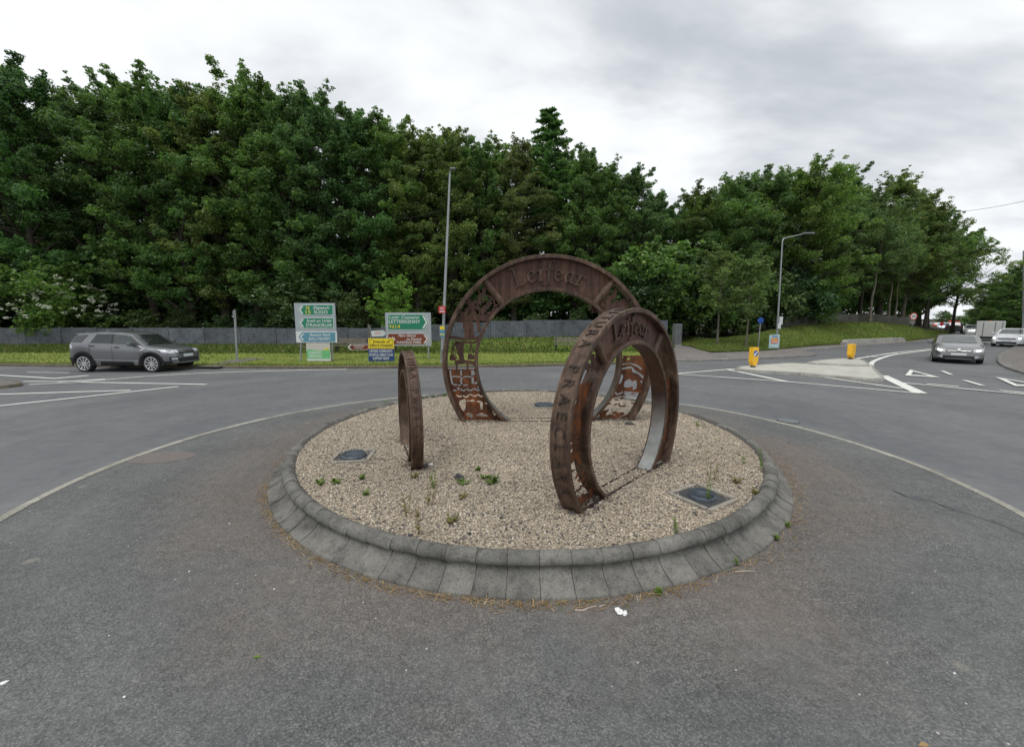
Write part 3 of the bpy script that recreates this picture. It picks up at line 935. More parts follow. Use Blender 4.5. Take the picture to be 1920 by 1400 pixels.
blades('lawn_grass', FOOT, (-300, 1262), lambda px, f: abs(random.gauss(0, .45)) + .13 if random.random() < .45 else random.uniform(.15, reach_wall(px, f) * .5), 26000, .03, .10, M['blade'], 'short bright mown grass along the road edge')
blades('rough_grass', FOOT, (-300, 1262), lambda px, f: reach_wall(px, f) * random.uniform(.42, 1.0), 22000, .08, .24, M['roughblade'], 'darker longer grass in front of the grey wall')
blades('bank_grass', BANK, (1292, 1792), lambda px, f: random.uniform(0, 9.5) if random.random() < .8 else abs(random.gauss(0, .3)), 42000, .03, .13, M['bankblade'], 'long unmown grass on the bank under the trees')
# ================================================================== TREES
def leaf_cloud(C, Rd, n_each, size, flat=.62, rng=RNG, asp=.55, up=.35):
    """C (m,3) clump centres, Rd (m) radii -> vertices/faces of leaf quads"""
    m = len(C)
    idx = np.repeat(np.arange(m), n_each if np.ndim(n_each) else np.full(m, n_each))
    n = len(idx)
    d = rng.normal(0, 1, (n, 3)); d[:, 2] += .25; d /= np.linalg.norm(d, axis=1)[:, None]
    r = Rd[idx] * (.45 + .55 * rng.random(n) ** .5)
    # ragged clump outline
    ph = rng.random((m, 3)) * 6.283
    wob = 1 + .28 * np.sin(3 * np.arctan2(d[:, 1], d[:, 0]) + ph[idx, 0]) + .18 * np.sin(5 * d[:, 2] * 2 + ph[idx, 1])
    P = C[idx] + d * (r * wob)[:, None] * np.array([1, 1, flat])
    nn = d * .7 + rng.normal(0, .55, (n, 3)); nn[:, 2] += up; nn /= np.linalg.norm(nn, axis=1)[:, None]
    a = np.cross(nn, rng.normal(0, 1, (n, 3))); a /= np.linalg.norm(a, axis=1)[:, None]
    b = np.cross(nn, a)
    s = size * rng.uniform(.6, 1.35, n)[:, None]
    fold = nn * s * .18
    V = np.stack([P + a * s, P + b * s * asp - fold, P - a * s, P - b * s * asp + fold * .4], 1).reshape(-1, 3)
    return V, np.arange(4 * n).reshape(-1, 4)

def broad_tree(seed, H=20., W=4.0, base=.12, limbs=26, leaves=34000, leaf=.17, clump=(.55, 1.15), lean=0., pw=.75, trunk_r=.017, dens=1.0, top=1.0):
    rng = np.random.default_rng(seed); rnd = random.Random(seed)
    mb = MB()
    tp = []
    off = np.zeros(2)
    for i in range(9):
        t = i / 8
        off = off + rng.normal(0, .006 * H, 2) * (.4 if i < 3 else 1)
        tp.append(Vector((off[0] + lean * H * t * t, off[1], H * .93 * t)))
    tr = [H * trunk_r * (1.35 if i == 0 else 1) * (1 - .92 * (i / 8) ** .85) + .012 for i in range(9)]
    mb.tube(tp, tr, 8)
    def trunk(t):
        f_ = t / .93 * 8 if t < .93 else 8
        i = min(7, int(f_)); return tp[i].lerp(tp[i + 1], f_ - i)
    C, Rd = [], []
    ga = rnd.uniform(0, 6)
    for i in range(limbs):
        t = base + (.95 - base) * ((i + rnd.random()) / limbs)
        ga += 2.39996 + rnd.uniform(-.5, .5)
        hh = (t - base) / (1 - base)
        prof = math.sin(math.pi * min(1, (hh * .86 + .13)) ** pw) ** .75
        ln = W * max(.22, prof) * rnd.uniform(.72, 1.22)
        p0 = trunk(t)
        el = rnd.uniform(.25, .8) + .35 * hh
        dr = Vector((math.cos(ga) * math.cos(el), math.sin(ga) * math.cos(el), math.sin(el)))
        p1 = p0 + dr * ln * .55 + Vector((0, 0, rnd.uniform(-.1, .2)))
        p2 = p1 + (dr + Vector((rnd.uniform(-.3, .3), rnd.uniform(-.3, .3), rnd.uniform(-.25, .25)))) * ln * .5
        r0 = max(.022, tr[min(8, int(t * 8))] * .48)
        mb.tube([p0, p1, p2], [r0, r0 * .6, r0 * .22], 5, cap=False)
        nb = 2 + int(ln / 1.0)
        for q in range(nb):
            f_ = .35 + .68 * q / max(1, nb - 1)
            c = (p0.lerp(p1, f_ * 1.8) if f_ < .55 else p1.lerp(p2, (f_ - .55) / .45))
            k_ = .32 * ln
            c = c + Vector((rnd.uniform(-k_, k_), rnd.uniform(-k_, k_), rnd.uniform(-.35, .5) * min(1.2, k_)))
            if q: mb.tube([p0.lerp(p1, .7), c], [r0 * .3, r0 * .1], 4, cap=False)
            C.append(c); Rd.append(rnd.uniform(*clump) * (.70 + .30 * prof))
        # shoots past the tip
        for q in range(3):
            a_ = rnd.uniform(-.7, .7); dd = Vector((dr.x * math.cos(a_) - dr.y * math.sin(a_), dr.x * math.sin(a_) + dr.y * math.cos(a_), dr.z + rnd.uniform(-.2, .6))).normalized()
            l_ = rnd.uniform(.5, 1.5) * (.4 + .6 * W / 4)
            e_ = p2 + dd * l_
            mb.tube([p2, e_], [r0 * .2, r0 * .06], 4, cap=False)
            for f_ in (.35, .7, 1.0):
                C.append(p2.lerp(e_, f_) + Vector((rnd.gauss(0, .08), rnd.gauss(0, .08), rnd.gauss(0, .08)))); Rd.append(rnd.uniform(.22, .42) * (1.15 - .4 * f_) * clump[1])
    # leader sprigs that break the skyline
    for q in range(7):
        c = trunk(.90) + Vector((rnd.gauss(0, .028 * H), rnd.gauss(0, .028 * H), 0))
        e_ = c + Vector((rnd.gauss(0, .012 * H), rnd.gauss(0, .012 * H), rnd.uniform(.02, .06) * H * top))
        mb.tube([trunk(.86), c, e_], [.03, .02, .006], 4, cap=False)
        for f_ in (-.2, 0, .2, .4, .6, .8, 1.0):
            C.append(c.lerp(e_, f_) + Vector((rnd.gauss(0, .15), rnd.gauss(0, .15), 0))); Rd.append((.62 - .40 * f_) * rnd.uniform(.8, 1.2) * clump[1])
    C = np.array([tuple(c) for c in C]); Rd = np.array(Rd)
    wt = Rd ** 2; ne = np.maximum(20, (leaves * wt / wt.sum())).astype(int)
    V, F = leaf_cloud(C, Rd, ne, leaf, rng=rng)
    return mb.mesh('trunk', 60), np_mesh('crown', V, F), float(np.percentile(V[:, 2], 99.85))

def conifer(seed, H=22., W=3.9, leaves=30000):
    rng = np.random.default_rng(seed); rnd = random.Random(seed)
    mb = MB(); mb.tube([(0, 0, 0), (0, 0, H * .5), (0, 0, H)], [.28, .17, .02], 8)
    C, Rd = [], []
    z = H * .12
    while z < H * .99:
        w_ = W * (1 - z / H) ** .62 + .10
        for q in range(9):
            a = rnd.uniform(0, 6.283); l = w_ * rnd.uniform(.7, 1.15)
            p1 = (math.cos(a) * l, math.sin(a) * l, z - .05 * l)
            mb.tube([(0, 0, z), p1], [.04, .012], 4, cap=False)
            for f_ in (.4, .75, 1.0):
                C.append((p1[0] * f_, p1[1] * f_, z - .05 * l * f_)); Rd.append(.42 * (1.25 - .6 * f_) * (.45 + w_ / W))
        z += H * .024
    C = np.array(C); Rd = np.array(Rd)
    V, F = leaf_cloud(C, Rd, max(4, leaves // len(C)), .15, .55, rng, .3, .1)
    return mb.mesh('trunk', 60), np_mesh('crown', V, F), H

TV = {}
TV['a'] = broad_tree(101, 20, 3.5, .08, 44, 80000, .086, (.38, .85))
TV['b'] = broad_tree(202, 20, 3.2, .12, 44, 72000, .083, (.35, .78), 0, .85)
TV['c'] = broad_tree(303, 20, 3.9, .08, 42, 84000, .090, (.4, .9), .02, .7)
TV['d'] = broad_tree(404, 20, 3.2, .12, 46, 68000, .083, (.33, .75), -.02, .9)
TV['e'] = broad_tree(505, 14, 4.4, .14, 44, 84000, .080, (.4, .9), .03, .62)
TV['f'] = broad_tree(606, 14, 4.0, .20, 42, 70000, .074, (.35, .8), .05, .6, .014)
TV['stem'] = broad_tree(616, 14, 3.4, .42, 30, 36000, .08, (.35, .8), .06, .6, .012)
TV['birch'] = broad_tree(707, 10, 1.7, .30, 20, 11000, .10, (.3, .62), .02, .7, .009)
TV['open'] = broad_tree(808, 14, 4.6, .24, 26, 15000, .13, (.5, 1.0), .04, .65, .016)
TV['shrub'] = broad_tree(909, 4.0, 1.9, .04, 20, 13000, .10, (.4, .8), 0, .55, .010)
TV['young'] = broad_tree(111, 5.2, 1.15, .18, 24, 12000, .060, (.2, .40), 0, .8, .009)
TV['con'] = conifer(222)

def tree(kind, px, Y, top_py, label, group=None, wx=1.0, leaf='leaf', bark='bark', name='broadleaf_tree', rz=None, base_z=None, cat='tree', from_py=None):
    """a tree that stands at distance Y under that pixel column and tops out at top_py"""
    tm, cm, H0 = TV[kind]
    tp = AT(px, top_py + (16 if kind in 'abcdef' else 0), Y)
    x = tp.x
    z0 = base_z if base_z is not None else land_z(x, Y) - .05
    H = tp.z - z0
    s = H / H0
    r = empty(name, (x, Y, z0), random.uniform(0, 6.283) if rz is None else rz)
    r.scale = (s * wx, s * wx, s)
    t = bpy.data.objects.new('trunk', tm); col.objects.link(t); t.parent = r
    c = bpy.data.objects.new('crown', cm); col.objects.link(c); c.parent = r
    for o, m_ in ((t, bark), (c, leaf)):
        if not o.data.materials: o.data.materials.append(M[m_])
        o.material_slots[0].link = 'OBJECT'; o.material_slots[0].material = M[m_]
    tag(r, label, cat, group)
    return r

ORD = ['first', 'second', 'third', 'fourth', 'fifth', 'sixth', 'seventh', 'eighth', 'ninth', 'tenth', 'eleventh', 'twelfth', 'thirteenth', 'fourteenth',
       'fifteenth', 'sixteenth', 'seventeenth', 'eighteenth', 'nineteenth', 'twentieth', 'twenty-first', 'twenty-second']
front = [(-70, 38, 60, 'a'), (8, 36.5, 88, 'c'), (100, 39, 176, 'a'), (165, 39.5, 150, 'd'), (240, 39, 118, 'b'), (315, 38.5, 138, 'c'), (385, 39, 142, 'd'), (452, 39, 122, 'b'),
         (525, 39, 160, 'c'), (590, 38.5, 142, 'd'), (655, 39, 185, 'a'), (715, 39.5, 198, 'b'), (775, 39, 218, 'd'), (840, 39, 222, 'a'), (905, 39.5, 240, 'd'),
         (965, 40, 250, 'b'), (1090, 40, 262, 'c'), (1145, 40, 285, 'd'), (1195, 40.5, 296, 'b')]
for i, (px, Y, tp, kd) in enumerate(front):
    tree(kd, px, Y + 1.2, tp, f'{ORD[i]} tall tree from the left in the front row behind the grey wall', 'front row of trees behind the wall', 1.12 if kd in 'bd' else 1.0, 'leaf' if i % 3 else 'leaf2')
for px, Y, tp, kd in ((-20, 46, 140, 'b'), (60, 47, 180, 'd'), (140, 46, 165, 'c'), (205, 48, 140, 'a'), (280, 46, 150, 'd'), (350, 47, 150, 'b'), (420, 46, 150, 'a'), (490, 47, 165, 'd'), (560, 46, 165, 'b'),
                      (625, 47, 185, 'c'), (690, 46, 205, 'd'), (750, 47, 225, 'a'), (810, 46, 235, 'b'), (870, 47, 245, 'c'), (935, 46, 255, 'd'), (1000, 47, 262, 'a'), (1060, 46, 270, 'b'), (1120, 47, 290, 'a'), (1180, 47, 310, 'd'), (1225, 46, 345, 'c')):
    tree(kd, px, Y, tp, 'tree half hidden in the second row behind the front trees', 'second row of trees in the wood', 1.1, 'leaf')
tree('con', 1030, 46, 202, 'dark pointed conifer rising above the broadleaf trees', None, 1.5, 'leaf', name='conifer_tree')
tree('con', 452, 42, 114, 'thin dark conifer spire poking above the tallest left trees', None, .35, 'leafdark', name='conifer_tree')
# lower growth behind the wall
SHX = [-40, 265, 560, 650, 790, 935, 1160, 1215, 190, 340, 415, 500, 715, 865, 1010, 1085]
for i, (px, Y, tp) in enumerate(((-40, 36, 470), (265, 36.4, 555), (560, 36.3, 500), (650, 36, 520), (790, 37, 560), (935, 36.4, 570), (1160, 36, 480), (1215, 36.5, 470), (190, 37.4, 560), (340, 37.4, 552), (415, 37.4, 565), (500, 37.4, 556), (715, 37.4, 560), (865, 37.4, 566), (1010, 37.4, 562), (1085, 37.4, 556))):
    tree('shrub', px, Y + 1.3, tp + 25, f'dark shrub behind the grey wall, {ORD[sorted(SHX).index(px)]} of sixteen from the left', 'shrubs along the wall', .95 + .25 * (i % 3), 'leafdark', name='shrub', cat='shrub')
for px, Y, tp in ((-30, 45, 455), (60, 44, 470), (150, 45, 460), (230, 44, 480), (310, 45, 450), (390, 44, 470), (470, 45, 455), (550, 44, 475), (630, 45, 460), (710, 44, 480), (790, 45, 470), (860, 44, 485), (930, 45, 475), (1000, 44, 490), (1070, 45, 480), (1140, 44, 475), (1205, 45, 470), (1290, 50, 490), (1370, 49, 500), (1450, 49, 500), (1530, 50, 500), (1610, 54, 520), (1690, 58, 530)):
    tree('shrub', px, Y, tp, 'shrub in the deep shade beneath the trees of the wood', 'understorey deep in the wood', 1.35, 'leaf', name='shrub', cat='shrub')
# flowering elder
el = tree('shrub', 100, 36.2, 490, 'elder shrub with cream flower heads behind the wall by the SUV', None, 1.15, 'leaf', name='elder_shrub', cat='shrub')
V, F = [], []
rngE = np.random.default_rng(5)
for q in range(62):
    a, e_ = rngE.uniform(-2.6, .3), rngE.uniform(-.2, 1.1)
    c = np.array([1.95 * math.cos(a) * math.cos(e_), 1.95 * math.sin(a) * math.cos(e_), 1.9 + 1.9 * math.sin(e_)]) + rngE.normal(0, .15, 3)
    for j in range(10):
        p_ = c + np.array([*rngE.normal(0, .060, 2), rngE.normal(0, .045)])
        b = len(V); s_ = rngE.uniform(.03, .055)
        V += [tuple(p_ + np.array(o) * s_) for o in ((1, 0, .2), (0, 1, 0), (-1, 0, .1), (0, -1, .2), (0, 0, .8))]
        F += [(b, b + 1, b + 4), (b + 1, b + 2, b + 4), (b + 2, b + 3, b + 4), (b + 3, b, b + 4)]
fo = MB().add(V, F).build('flower_heads', M['blossom'], el, fix=False); fo['kind'] = 'stuff'
el.rotation_euler[2] = R_(40)

# the wood on the bank to the right
bank_t = [(1262, 46, 352, 'e', 'leaf'), (1312, 43, 330, 'a', 'leaf'), (1375, 42, 308, 'e', 'leaf'), (1432, 41, 300, 'c', 'leaf2'), (1496, 41, 288, 'e', 'leaf'), (1548, 43, 325, 'f', 'leaf2'),
          (1590, 46, 298, 'b', 'leaf2'), (1640, 47, 330, 'f', 'leaf2'), (1678, 50, 308, 'd', 'leaf2'), (1720, 52, 345, 'f', 'leaf2'), (1765, 57, 385, 'e', 'leaf2')]
for i, (px, Y, tp, kd, lf) in enumerate(bank_t):
    tree(kd, px, Y, tp, f'{ORD[i]} tall tree from the left in the wood above the grassy bank', 'trees above the bank', 1.2 if kd in 'bd' else 1.1, lf, 'bark' if i % 3 else 'palebark')
for px, Y, tp, kd in ((1285, 52, 365, 'c'), (1345, 51, 335, 'a'), (1405, 52, 325, 'd'), (1465, 51, 320, 'b'), (1525, 52, 325, 'a'), (1575, 54, 335, 'c'), (1625, 56, 345, 'a'), (1695, 60, 365, 'c'), (1745, 64, 400, 'a')):
    tree(kd, px, Y, tp, 'tree deep in the wood behind the bank trees', 'back trees of the bank wood', 1.2, 'leaf')
for i, (px, Y, tp) in enumerate(((1240, 38, 455), (1275, 40, 470), (1320, 39, 480), (1385, 39, 500), (1440, 39, 505), (1495, 40, 500), (1545, 40.5, 520))):
    tree('shrub', px, Y, tp, f'{ORD[i]} leafy understorey shrub from the left behind the bank', 'understorey behind the bank', 1.2, 'leafdark' if i % 3 else 'leaf', name='shrub', cat='shrub')
tree('birch', 1356, 31.5, 455, 'slender pale birch on the verge left of the blue sign', None, 1.1, 'leaf2', 'palebark', 'birch_tree')
tree('birch', 1412, 30.0, 470, 'pale birch with forked trunk beside the small blue sign', None, 1.2, 'leaf2', 'palebark', 'birch_tree')
tree('stem', 1655, 43.5, 380, 'leaning pale-trunked tree at the crest of the bank', None, 1.0, 'leaf2', 'palebark', 'ash_tree', .6)
tree('stem', 1688, 46.5, 400, 'thin pale stem left of the speed sign', None, .8, 'leaf2', 'palebark', 'ash_tree', 1.6)
tree('stem', 1700, 48.5, 410, 'second thin pale stem nearest the speed sign', None, .8, 'leaf2', 'palebark', 'ash_tree', 4.1)
tree('open', 1762, 50, 395, 'dark forked tree at the road edge by the speed sign', None, 1.0, 'leaf', 'bark', 'ash_tree', 2.0)
tree('open', 1812, 58, 425, 'open-crowned tree showing sky, leaning over the road', None, 1.0, 'leaf2', 'bark', 'ash_tree', 3.4)
# across the road on the right
for i, (px, Y, tp, kd, lf, lb) in enumerate(((1878, 62, 505, 'e', 'leafdark', 'dark rounded tree behind the white box trailer'), (1912, 58, 485, 'c', 'leaf', 'dense green tree above the white hatchback'),
                                             (2035, 31, 372, 'e', 'leafbright', 'bright green tree reaching in at the right edge'), (1848, 80, 545, 'e', 'leafdark', 'far dark tree left of the box trailer'), (1862, 66, 525, 'c', 'leaf', 'broad dark tree directly above the box trailer'), (1938, 50, 470, 'c', 'leaf', 'dark tree mass at the right edge behind the hatchback'))):
    tree(kd, px, Y, tp, lb, None, .95 if lf == 'leafbright' else 1.25 if kd == 'e' else 1.5, lf, base_z=0)
for i, (px, Y, tp) in enumerate(((1768, 150, 566), (1783, 165, 572), (1800, 160, 576), (1816, 150, 570), (1832, 140, 560))):
    tree('e', px, Y, tp, f'{ORD[i]} distant tree from the left at the end of the road', 'distant trees at the road end', 1.5, 'leaf', base_z=0)
for i, (px, Y, tp) in enumerate(((1858, 64, 575), (1880, 60, 572), (1902, 57, 566), (1926, 54, 560), (1842, 72, 580))):
    tree('shrub', px, Y, tp, 'hedge shrub beyond the trailer, ' + ['second', 'third', 'fourth', 'last', 'first'][i] + ' along from the roadworks', 'hedge across the road', 1.7, 'leaf', base_z=0, name='shrub', cat='shrub')
# young tree between the direction signs
tree('young', 738, 27, 514, 'young bright green tree between the two direction signs', None, 1.15, 'leafsapling', name='young_tree')
# ================================================================== THE COIN RINGS
BIG = dict(c=(.709, 7.94, 1.40), yaw=.035, R=2.028, Ri=1.373, w=.27)
def plane_uv(px, py):
    """pixel -> unit coordinates (u right, v up, radius 1) in the plane of the big ring"""
    X, Y = (px - 960) / FOC, (py - 700) / FOC
    d = Vector((X, CP - Y * SP, -(Y * CP + SP)))
    c = Vector(BIG['c']); yaw = BIG['yaw']
    u = Vector((math.cos(yaw), math.sin(yaw), 0)); n = Vector((math.sin(yaw), -math.cos(yaw), 0))
    c0 = c - n * (BIG['w'] / 2)
    o = Vector((0, 0, CAM_H))
    t = (c0 - o).dot(n) / d.dot(n)
    p_ = o + d * t
    return ((p_ - c0).dot(u) / BIG['R'], (p_.z - c0.z) / BIG['R'])
ZA = lambda x, y: plane_uv(830 + x / 8.238, 510 + y / 8.238)      # survey sheets of the left and right figures
ZB = lambda x, y: plane_uv(830 + x / 10., 660 + y / 10.)
ZC = lambda x, y: plane_uv(1080 + x / 7.78, 500 + y / 7.78)
ZD = lambda x, y: plane_uv(1100 + x / 9.33, 660 + y / 9.33)

def shp(f, pts, k=0):
    P = [f(*p_) for p_ in pts]
    return [tuple(q) for q in smooth_path(P + [P[0]], k)][:-1] if k else P
def slit(f, pts, wd=.016, k=5):
    P = [f(*p_) for p_ in pts]
    return [tuple(q) for q in strip([tuple(q) for q in (smooth_path(P, k) if k else P)], wd)]
def oak(f, x, y, ang, s):
    """lobed oak leaf outline in unit coordinates"""
    cx, cy = f(x, y); o = []
    for i in range(26):
        t = i / 26 * 2 * math.pi
        r = (.5 + .5 * abs(math.cos(t)) ** .7) * (1 + .28 * math.sin(7 * t))
        lx, ly = math.cos(t) * r * s, math.sin(t) * r * s * .62
        o.append((cx + lx * math.cos(ang) - ly * math.sin(ang), cy + lx * math.sin(ang) + ly * math.cos(ang)))
    return o

# left-hand figures: oak branches, trunk, scales; plate with ship, waves and castle cut through
POS_L = [oak(ZA, *q) for q in ((655, 255, 1.1, .050), (570, 425, 1.4, .056), (695, 515, .9, .050), (550, 560, 2.6, .040), (632, 585, .8, .056), (800, 400, .1, .050), (430, 495, 2.2, .062), (372, 612, 1.2, .050), (500, 470, .3, .040), (300, 640, 2.4, .042), (480, 640, 2.0, .060))]
POS_L += [slit(ZA, q, wd) for q, wd in (([(555, 250), (560, 310), (610, 345), (720, 372), (790, 440), (810, 520), (900, 480)], .016), ([(640, 360), (650, 430), (610, 475)], .013), ([(810, 520), (770, 600), (740, 640)], .014), ([(560, 660), (580, 610), (640, 570)], .014), ([(300, 740), (300, 660)], .014),
                                        ([(215, 735), (340, 730), (420, 700), (560, 705), (690, 700), (760, 640)], .058), ([(450, 600), (500, 660), (535, 740), (558, 850), (562, 930)], .034), ([(690, 640), (790, 620), (860, 560)], .030))]
POS_L += [shp(ZA, [(310, 775), (400, 765), (470, 770), (478, 860), (485, 950), (505, 1030), (420, 1052), (325, 1042), (345, 960), (318, 880)], 4)]
POS_L += [slit(ZA, q, wd, 3) for q, wd in (([(90, 1010), (200, 1010), (330, 1040)], .024), ([(500, 1035), (560, 1000), (600, 960)], .024), ([(170, 1115), (300, 1085), (480, 1090), (560, 1040)], .022), ([(300, 1085), (292, 1200), (292, 1390)], .038), ([(200, 1390), (300, 1372), (400, 1395)], .034),
                                           ([(160, 1120), (112, 1345)], .008), ([(160, 1120), (218, 1345)], .008), ([(436, 1095), (388, 1335)], .008), ([(436, 1095), (492, 1330)], .008), ([(160, 1120), (160, 1300)], .006), ([(436, 1095), (436, 1290)], .006), ([(215, 1065), (240, 1180), (275, 1260)], .042), ([(230, 1230), (280, 1300)], .03))]
POS_L += [shp(ZA, [(102, 1335), (135, 1270), (170, 1262), (215, 1335), (200, 1365), (120, 1365)]), shp(ZA, [(378, 1325), (415, 1262), (450, 1262), (498, 1320), (480, 1350), (395, 1352)])]
POS_L += [slit(ZB, [(230, 205), (330, 190), (480, 185), (610, 215)], .034, 3), slit(ZB, [(265, 210), (265, 330)], .018, 0), slit(ZB, [(465, 200), (465, 330)], .018, 0), slit(ZB, [(560, 180), (640, 300)], .024, 0), slit(ZB, [(350, 60), (355, 190)], .05, 0)]
CUT_L = [slit(ZB, q, wd) for q, wd in (([(140, 335), (150, 420), (165, 520), (185, 600)], .016), ([(345, 330), (350, 440)], .015), ([(365, 475), (345, 540), (360, 600)], .015), ([(562, 340), (560, 440)], .026), ([(562, 470), (565, 590)], .022),
                                       ([(175, 460), (250, 456), (340, 468)], .012), ([(385, 468), (450, 456), (540, 464)], .012), ([(200, 608), (265, 614)], .014), ([(285, 618), (335, 618)], .012), ([(385, 622), (470, 616)], .010), ([(600, 420), (612, 375)], .018), ([(598, 590), (665, 560)], .020),
                                       ([(195, 712), (260, 722)], .012), ([(335, 690), (385, 722), (430, 700)], .013), ([(445, 688), (520, 718), (570, 690)], .013), ([(582, 675), (640, 708), (735, 716)], .013),
                                       ([(255, 805), (320, 832), (362, 818)], .013), ([(382, 815), (440, 842), (500, 800)], .013), ([(512, 788), (600, 826), (650, 800)], .013), ([(660, 788), (715, 828), (790, 820)], .013),
                                       ([(945, 1075), (955, 1130), (985, 1185)], .016))]
CUT_L += [shp(ZB, q) for q in ([(648, 672), (678, 605), (715, 680)], [(270, 680), (290, 655), (320, 670), (312, 705), (280, 708)], [(310, 912), (345, 902), (415, 872), (436, 905), (426, 1075), (395, 1112), (352, 1060), (310, 985)],
                               [(450, 898), (520, 905), (560, 880), (600, 905), (600, 925), (520, 925), (450, 915)], [(640, 915), (700, 908), (752, 940), (752, 1070), (705, 1070), (700, 945), (640, 935)], [(790, 945), (860, 938), (885, 985), (850, 985), (790, 962)],
                               [(425, 1162), (485, 1132), (545, 1150), (585, 1210), (545, 1245), (500, 1215)], [(612, 1205), (655, 1160), (725, 1135), (800, 1160), (865, 1200), (780, 1215), (700, 1195)], [(1030, 1145), (1060, 1150), (1088, 1195), (1045, 1205)])]
# right-hand figures: leaves above; plate with fish, bird, waves and small trees
POS_R = [oak(ZC, *q) for q in ((390, 345, 1.5, .075), (470, 490, .8, .075), (325, 590, .3, .085), (560, 400, 1.3, .050), (655, 540, .2, .085), (430, 540, 2.4, .060), (560, 560, .4, .07), (300, 420, 2.0, .05))]
POS_R += [slit(ZC, q, wd) for q, wd in (([(440, 215), (490, 300), (485, 370), (440, 430), (520, 445), (560, 480)], .015), ([(240, 600), (235, 520), (290, 470), (400, 455)], .014), ([(380, 380), (400, 470), (430, 560)], .014), ([(250, 640), (400, 620), (600, 600), (760, 590)], .040))]
CUT_R = [slit(ZD, q, wd) for q, wd in (([(525, 245), (640, 212), (740, 195), (860, 230), (965, 300)], .017), ([(410, 705), (455, 695), (488, 668)], .013), ([(495, 690), (530, 735), (590, 722), (635, 690)], .014), ([(645, 690), (690, 742), (770, 742), (815, 715)], .014), ([(825, 720), (870, 770), (945, 774)], .014),
                                       ([(345, 830), (425, 822), (490, 788)], .011), ([(485, 828), (560, 842)], .012), ([(590, 815), (640, 790)], .02), ([(780, 880), (880, 915)], .014), ([(265, 920), (330, 937), (408, 888)], .013), ([(415, 890), (450, 938), (530, 905)], .013), ([(560, 890), (580, 940), (675, 942)], .014), ([(685, 940), (725, 1010), (820, 1042)], .016),
                                       ([(700, 130), (760, 110)], .02), ([(560, 100), (640, 80)], .02))]
CUT_R += [shp(ZD, q, 3) for q in ([(520, 305), (640, 275), (780, 250), (850, 318), (940, 375), (1020, 440), (1035, 500), (985, 470), (905, 385), (800, 345), (780, 285), (640, 300)],
                                  [(500, 372), (570, 385), (640, 412), (600, 535), (545, 556), (490, 542), (478, 450)], [(665, 512), (745, 472), (800, 512), (855, 488), (882, 560), (862, 640), (800, 652), (812, 600), (705, 622), (650, 590)],
                                  [(930, 500), (1030, 515), (1015, 585), (975, 560)], [(200, 1020), (300, 1022), (390, 1002), (345, 1060), (330, 1110), (240, 1165), (225, 1100)], [(430, 1062), (500, 1032), (560, 1062), (640, 1048), (655, 1085), (570, 1125), (560, 1160), (500, 1092)],
                                  [(275, 1178), (340, 1112), (430, 1088), (510, 1112), (548, 1178), (470, 1182), (415, 1165), (350, 1182)], [(600, 1130), (700, 1092), (752, 1105), (740, 1145), (680, 1125), (600, 1180), (580, 1160)])]

# ---- broad-nib letters for the name
def stroke(pts, ext, k=6, nib=(.115, .035), ang=.62):
    P = smooth_path(pts, k) if len(pts) > 2 else [np.array(p_, float) for p_ in pts]
    o = []
    a = np.array((math.cos(ang), math.sin(ang))) * nib[0]; b = np.array((-math.sin(ang), math.cos(ang))) * nib[1]
    loops = []
    for i in range(len(P) - 1):
        Q = [P[i] + s1 * a + s2 * b for s1, s2 in ((-1, -1), (1, -1), (1, 1), (-1, 1))] + [P[i + 1] + s1 * a + s2 * b for s1, s2 in ((-1, -1), (1, -1), (1, 1), (-1, 1))]
        # convex hull of the nib swept along the step
        Q = sorted(map(tuple, Q)); lo, up = [], []
        cr = lambda o_, a_, b_: (a_[0] - o_[0]) * (b_[1] - o_[1]) - (a_[1] - o_[1]) * (b_[0] - o_[0])
        for q in Q:
            while len(lo) > 1 and cr(lo[-2], lo[-1], q) <= 0: lo.pop()
            lo.append(q)
        for q in reversed(Q):
            while len(up) > 1 and cr(up[-2], up[-1], q) <= 0: up.pop()
            up.append(q)
        loops.append(lo[:-1] + up[:-1])
    return loops
GL = {'L': (1.15, [[(.30, 1.78), (.18, .05)], [(.0, 1.80), (.25, 1.74), (.58, 1.80)], [(-.05, .0), (.3, .06), (.75, .02), (1.0, .10), (1.06, .34)]]),
      'e': (.88, [[(.12, .50), (.45, .60), (.70, .70), (.62, .93), (.40, 1.02), (.15, .80), (.06, .48), (.16, .14), (.42, .0), (.74, .16)]]),
      'i': (.52, [[(.26, 1.0), (.18, .04)], [(.02, .95), (.2, 1.0)], [(.02, .0), (.42, .04)], [(.26, 1.42), (.34, 1.50)]]),
      'f': (.74, [[(.92, 1.72), (.74, 1.86), (.54, 1.78), (.44, 1.45), (.36, .6), (.28, -.15), (.10, -.45), (-.18, -.42)], [(.10, .96), (.74, 1.02)]]),
      'a': (.98, [[(.70, .92), (.42, 1.0), (.14, .76), (.06, .40), (.16, .08), (.40, .04), (.64, .34), (.74, .98)], [(.74, .98), (.68, .20), (.82, .02), (.96, .12)]]),
      'r': (.78, [[(.24, 1.0), (.16, .04)], [(.0, .94), (.2, 1.0)], [(-.02, .0), (.38, .04)], [(.22, .62), (.40, .92), (.62, 1.0), (.72, .86)]])}
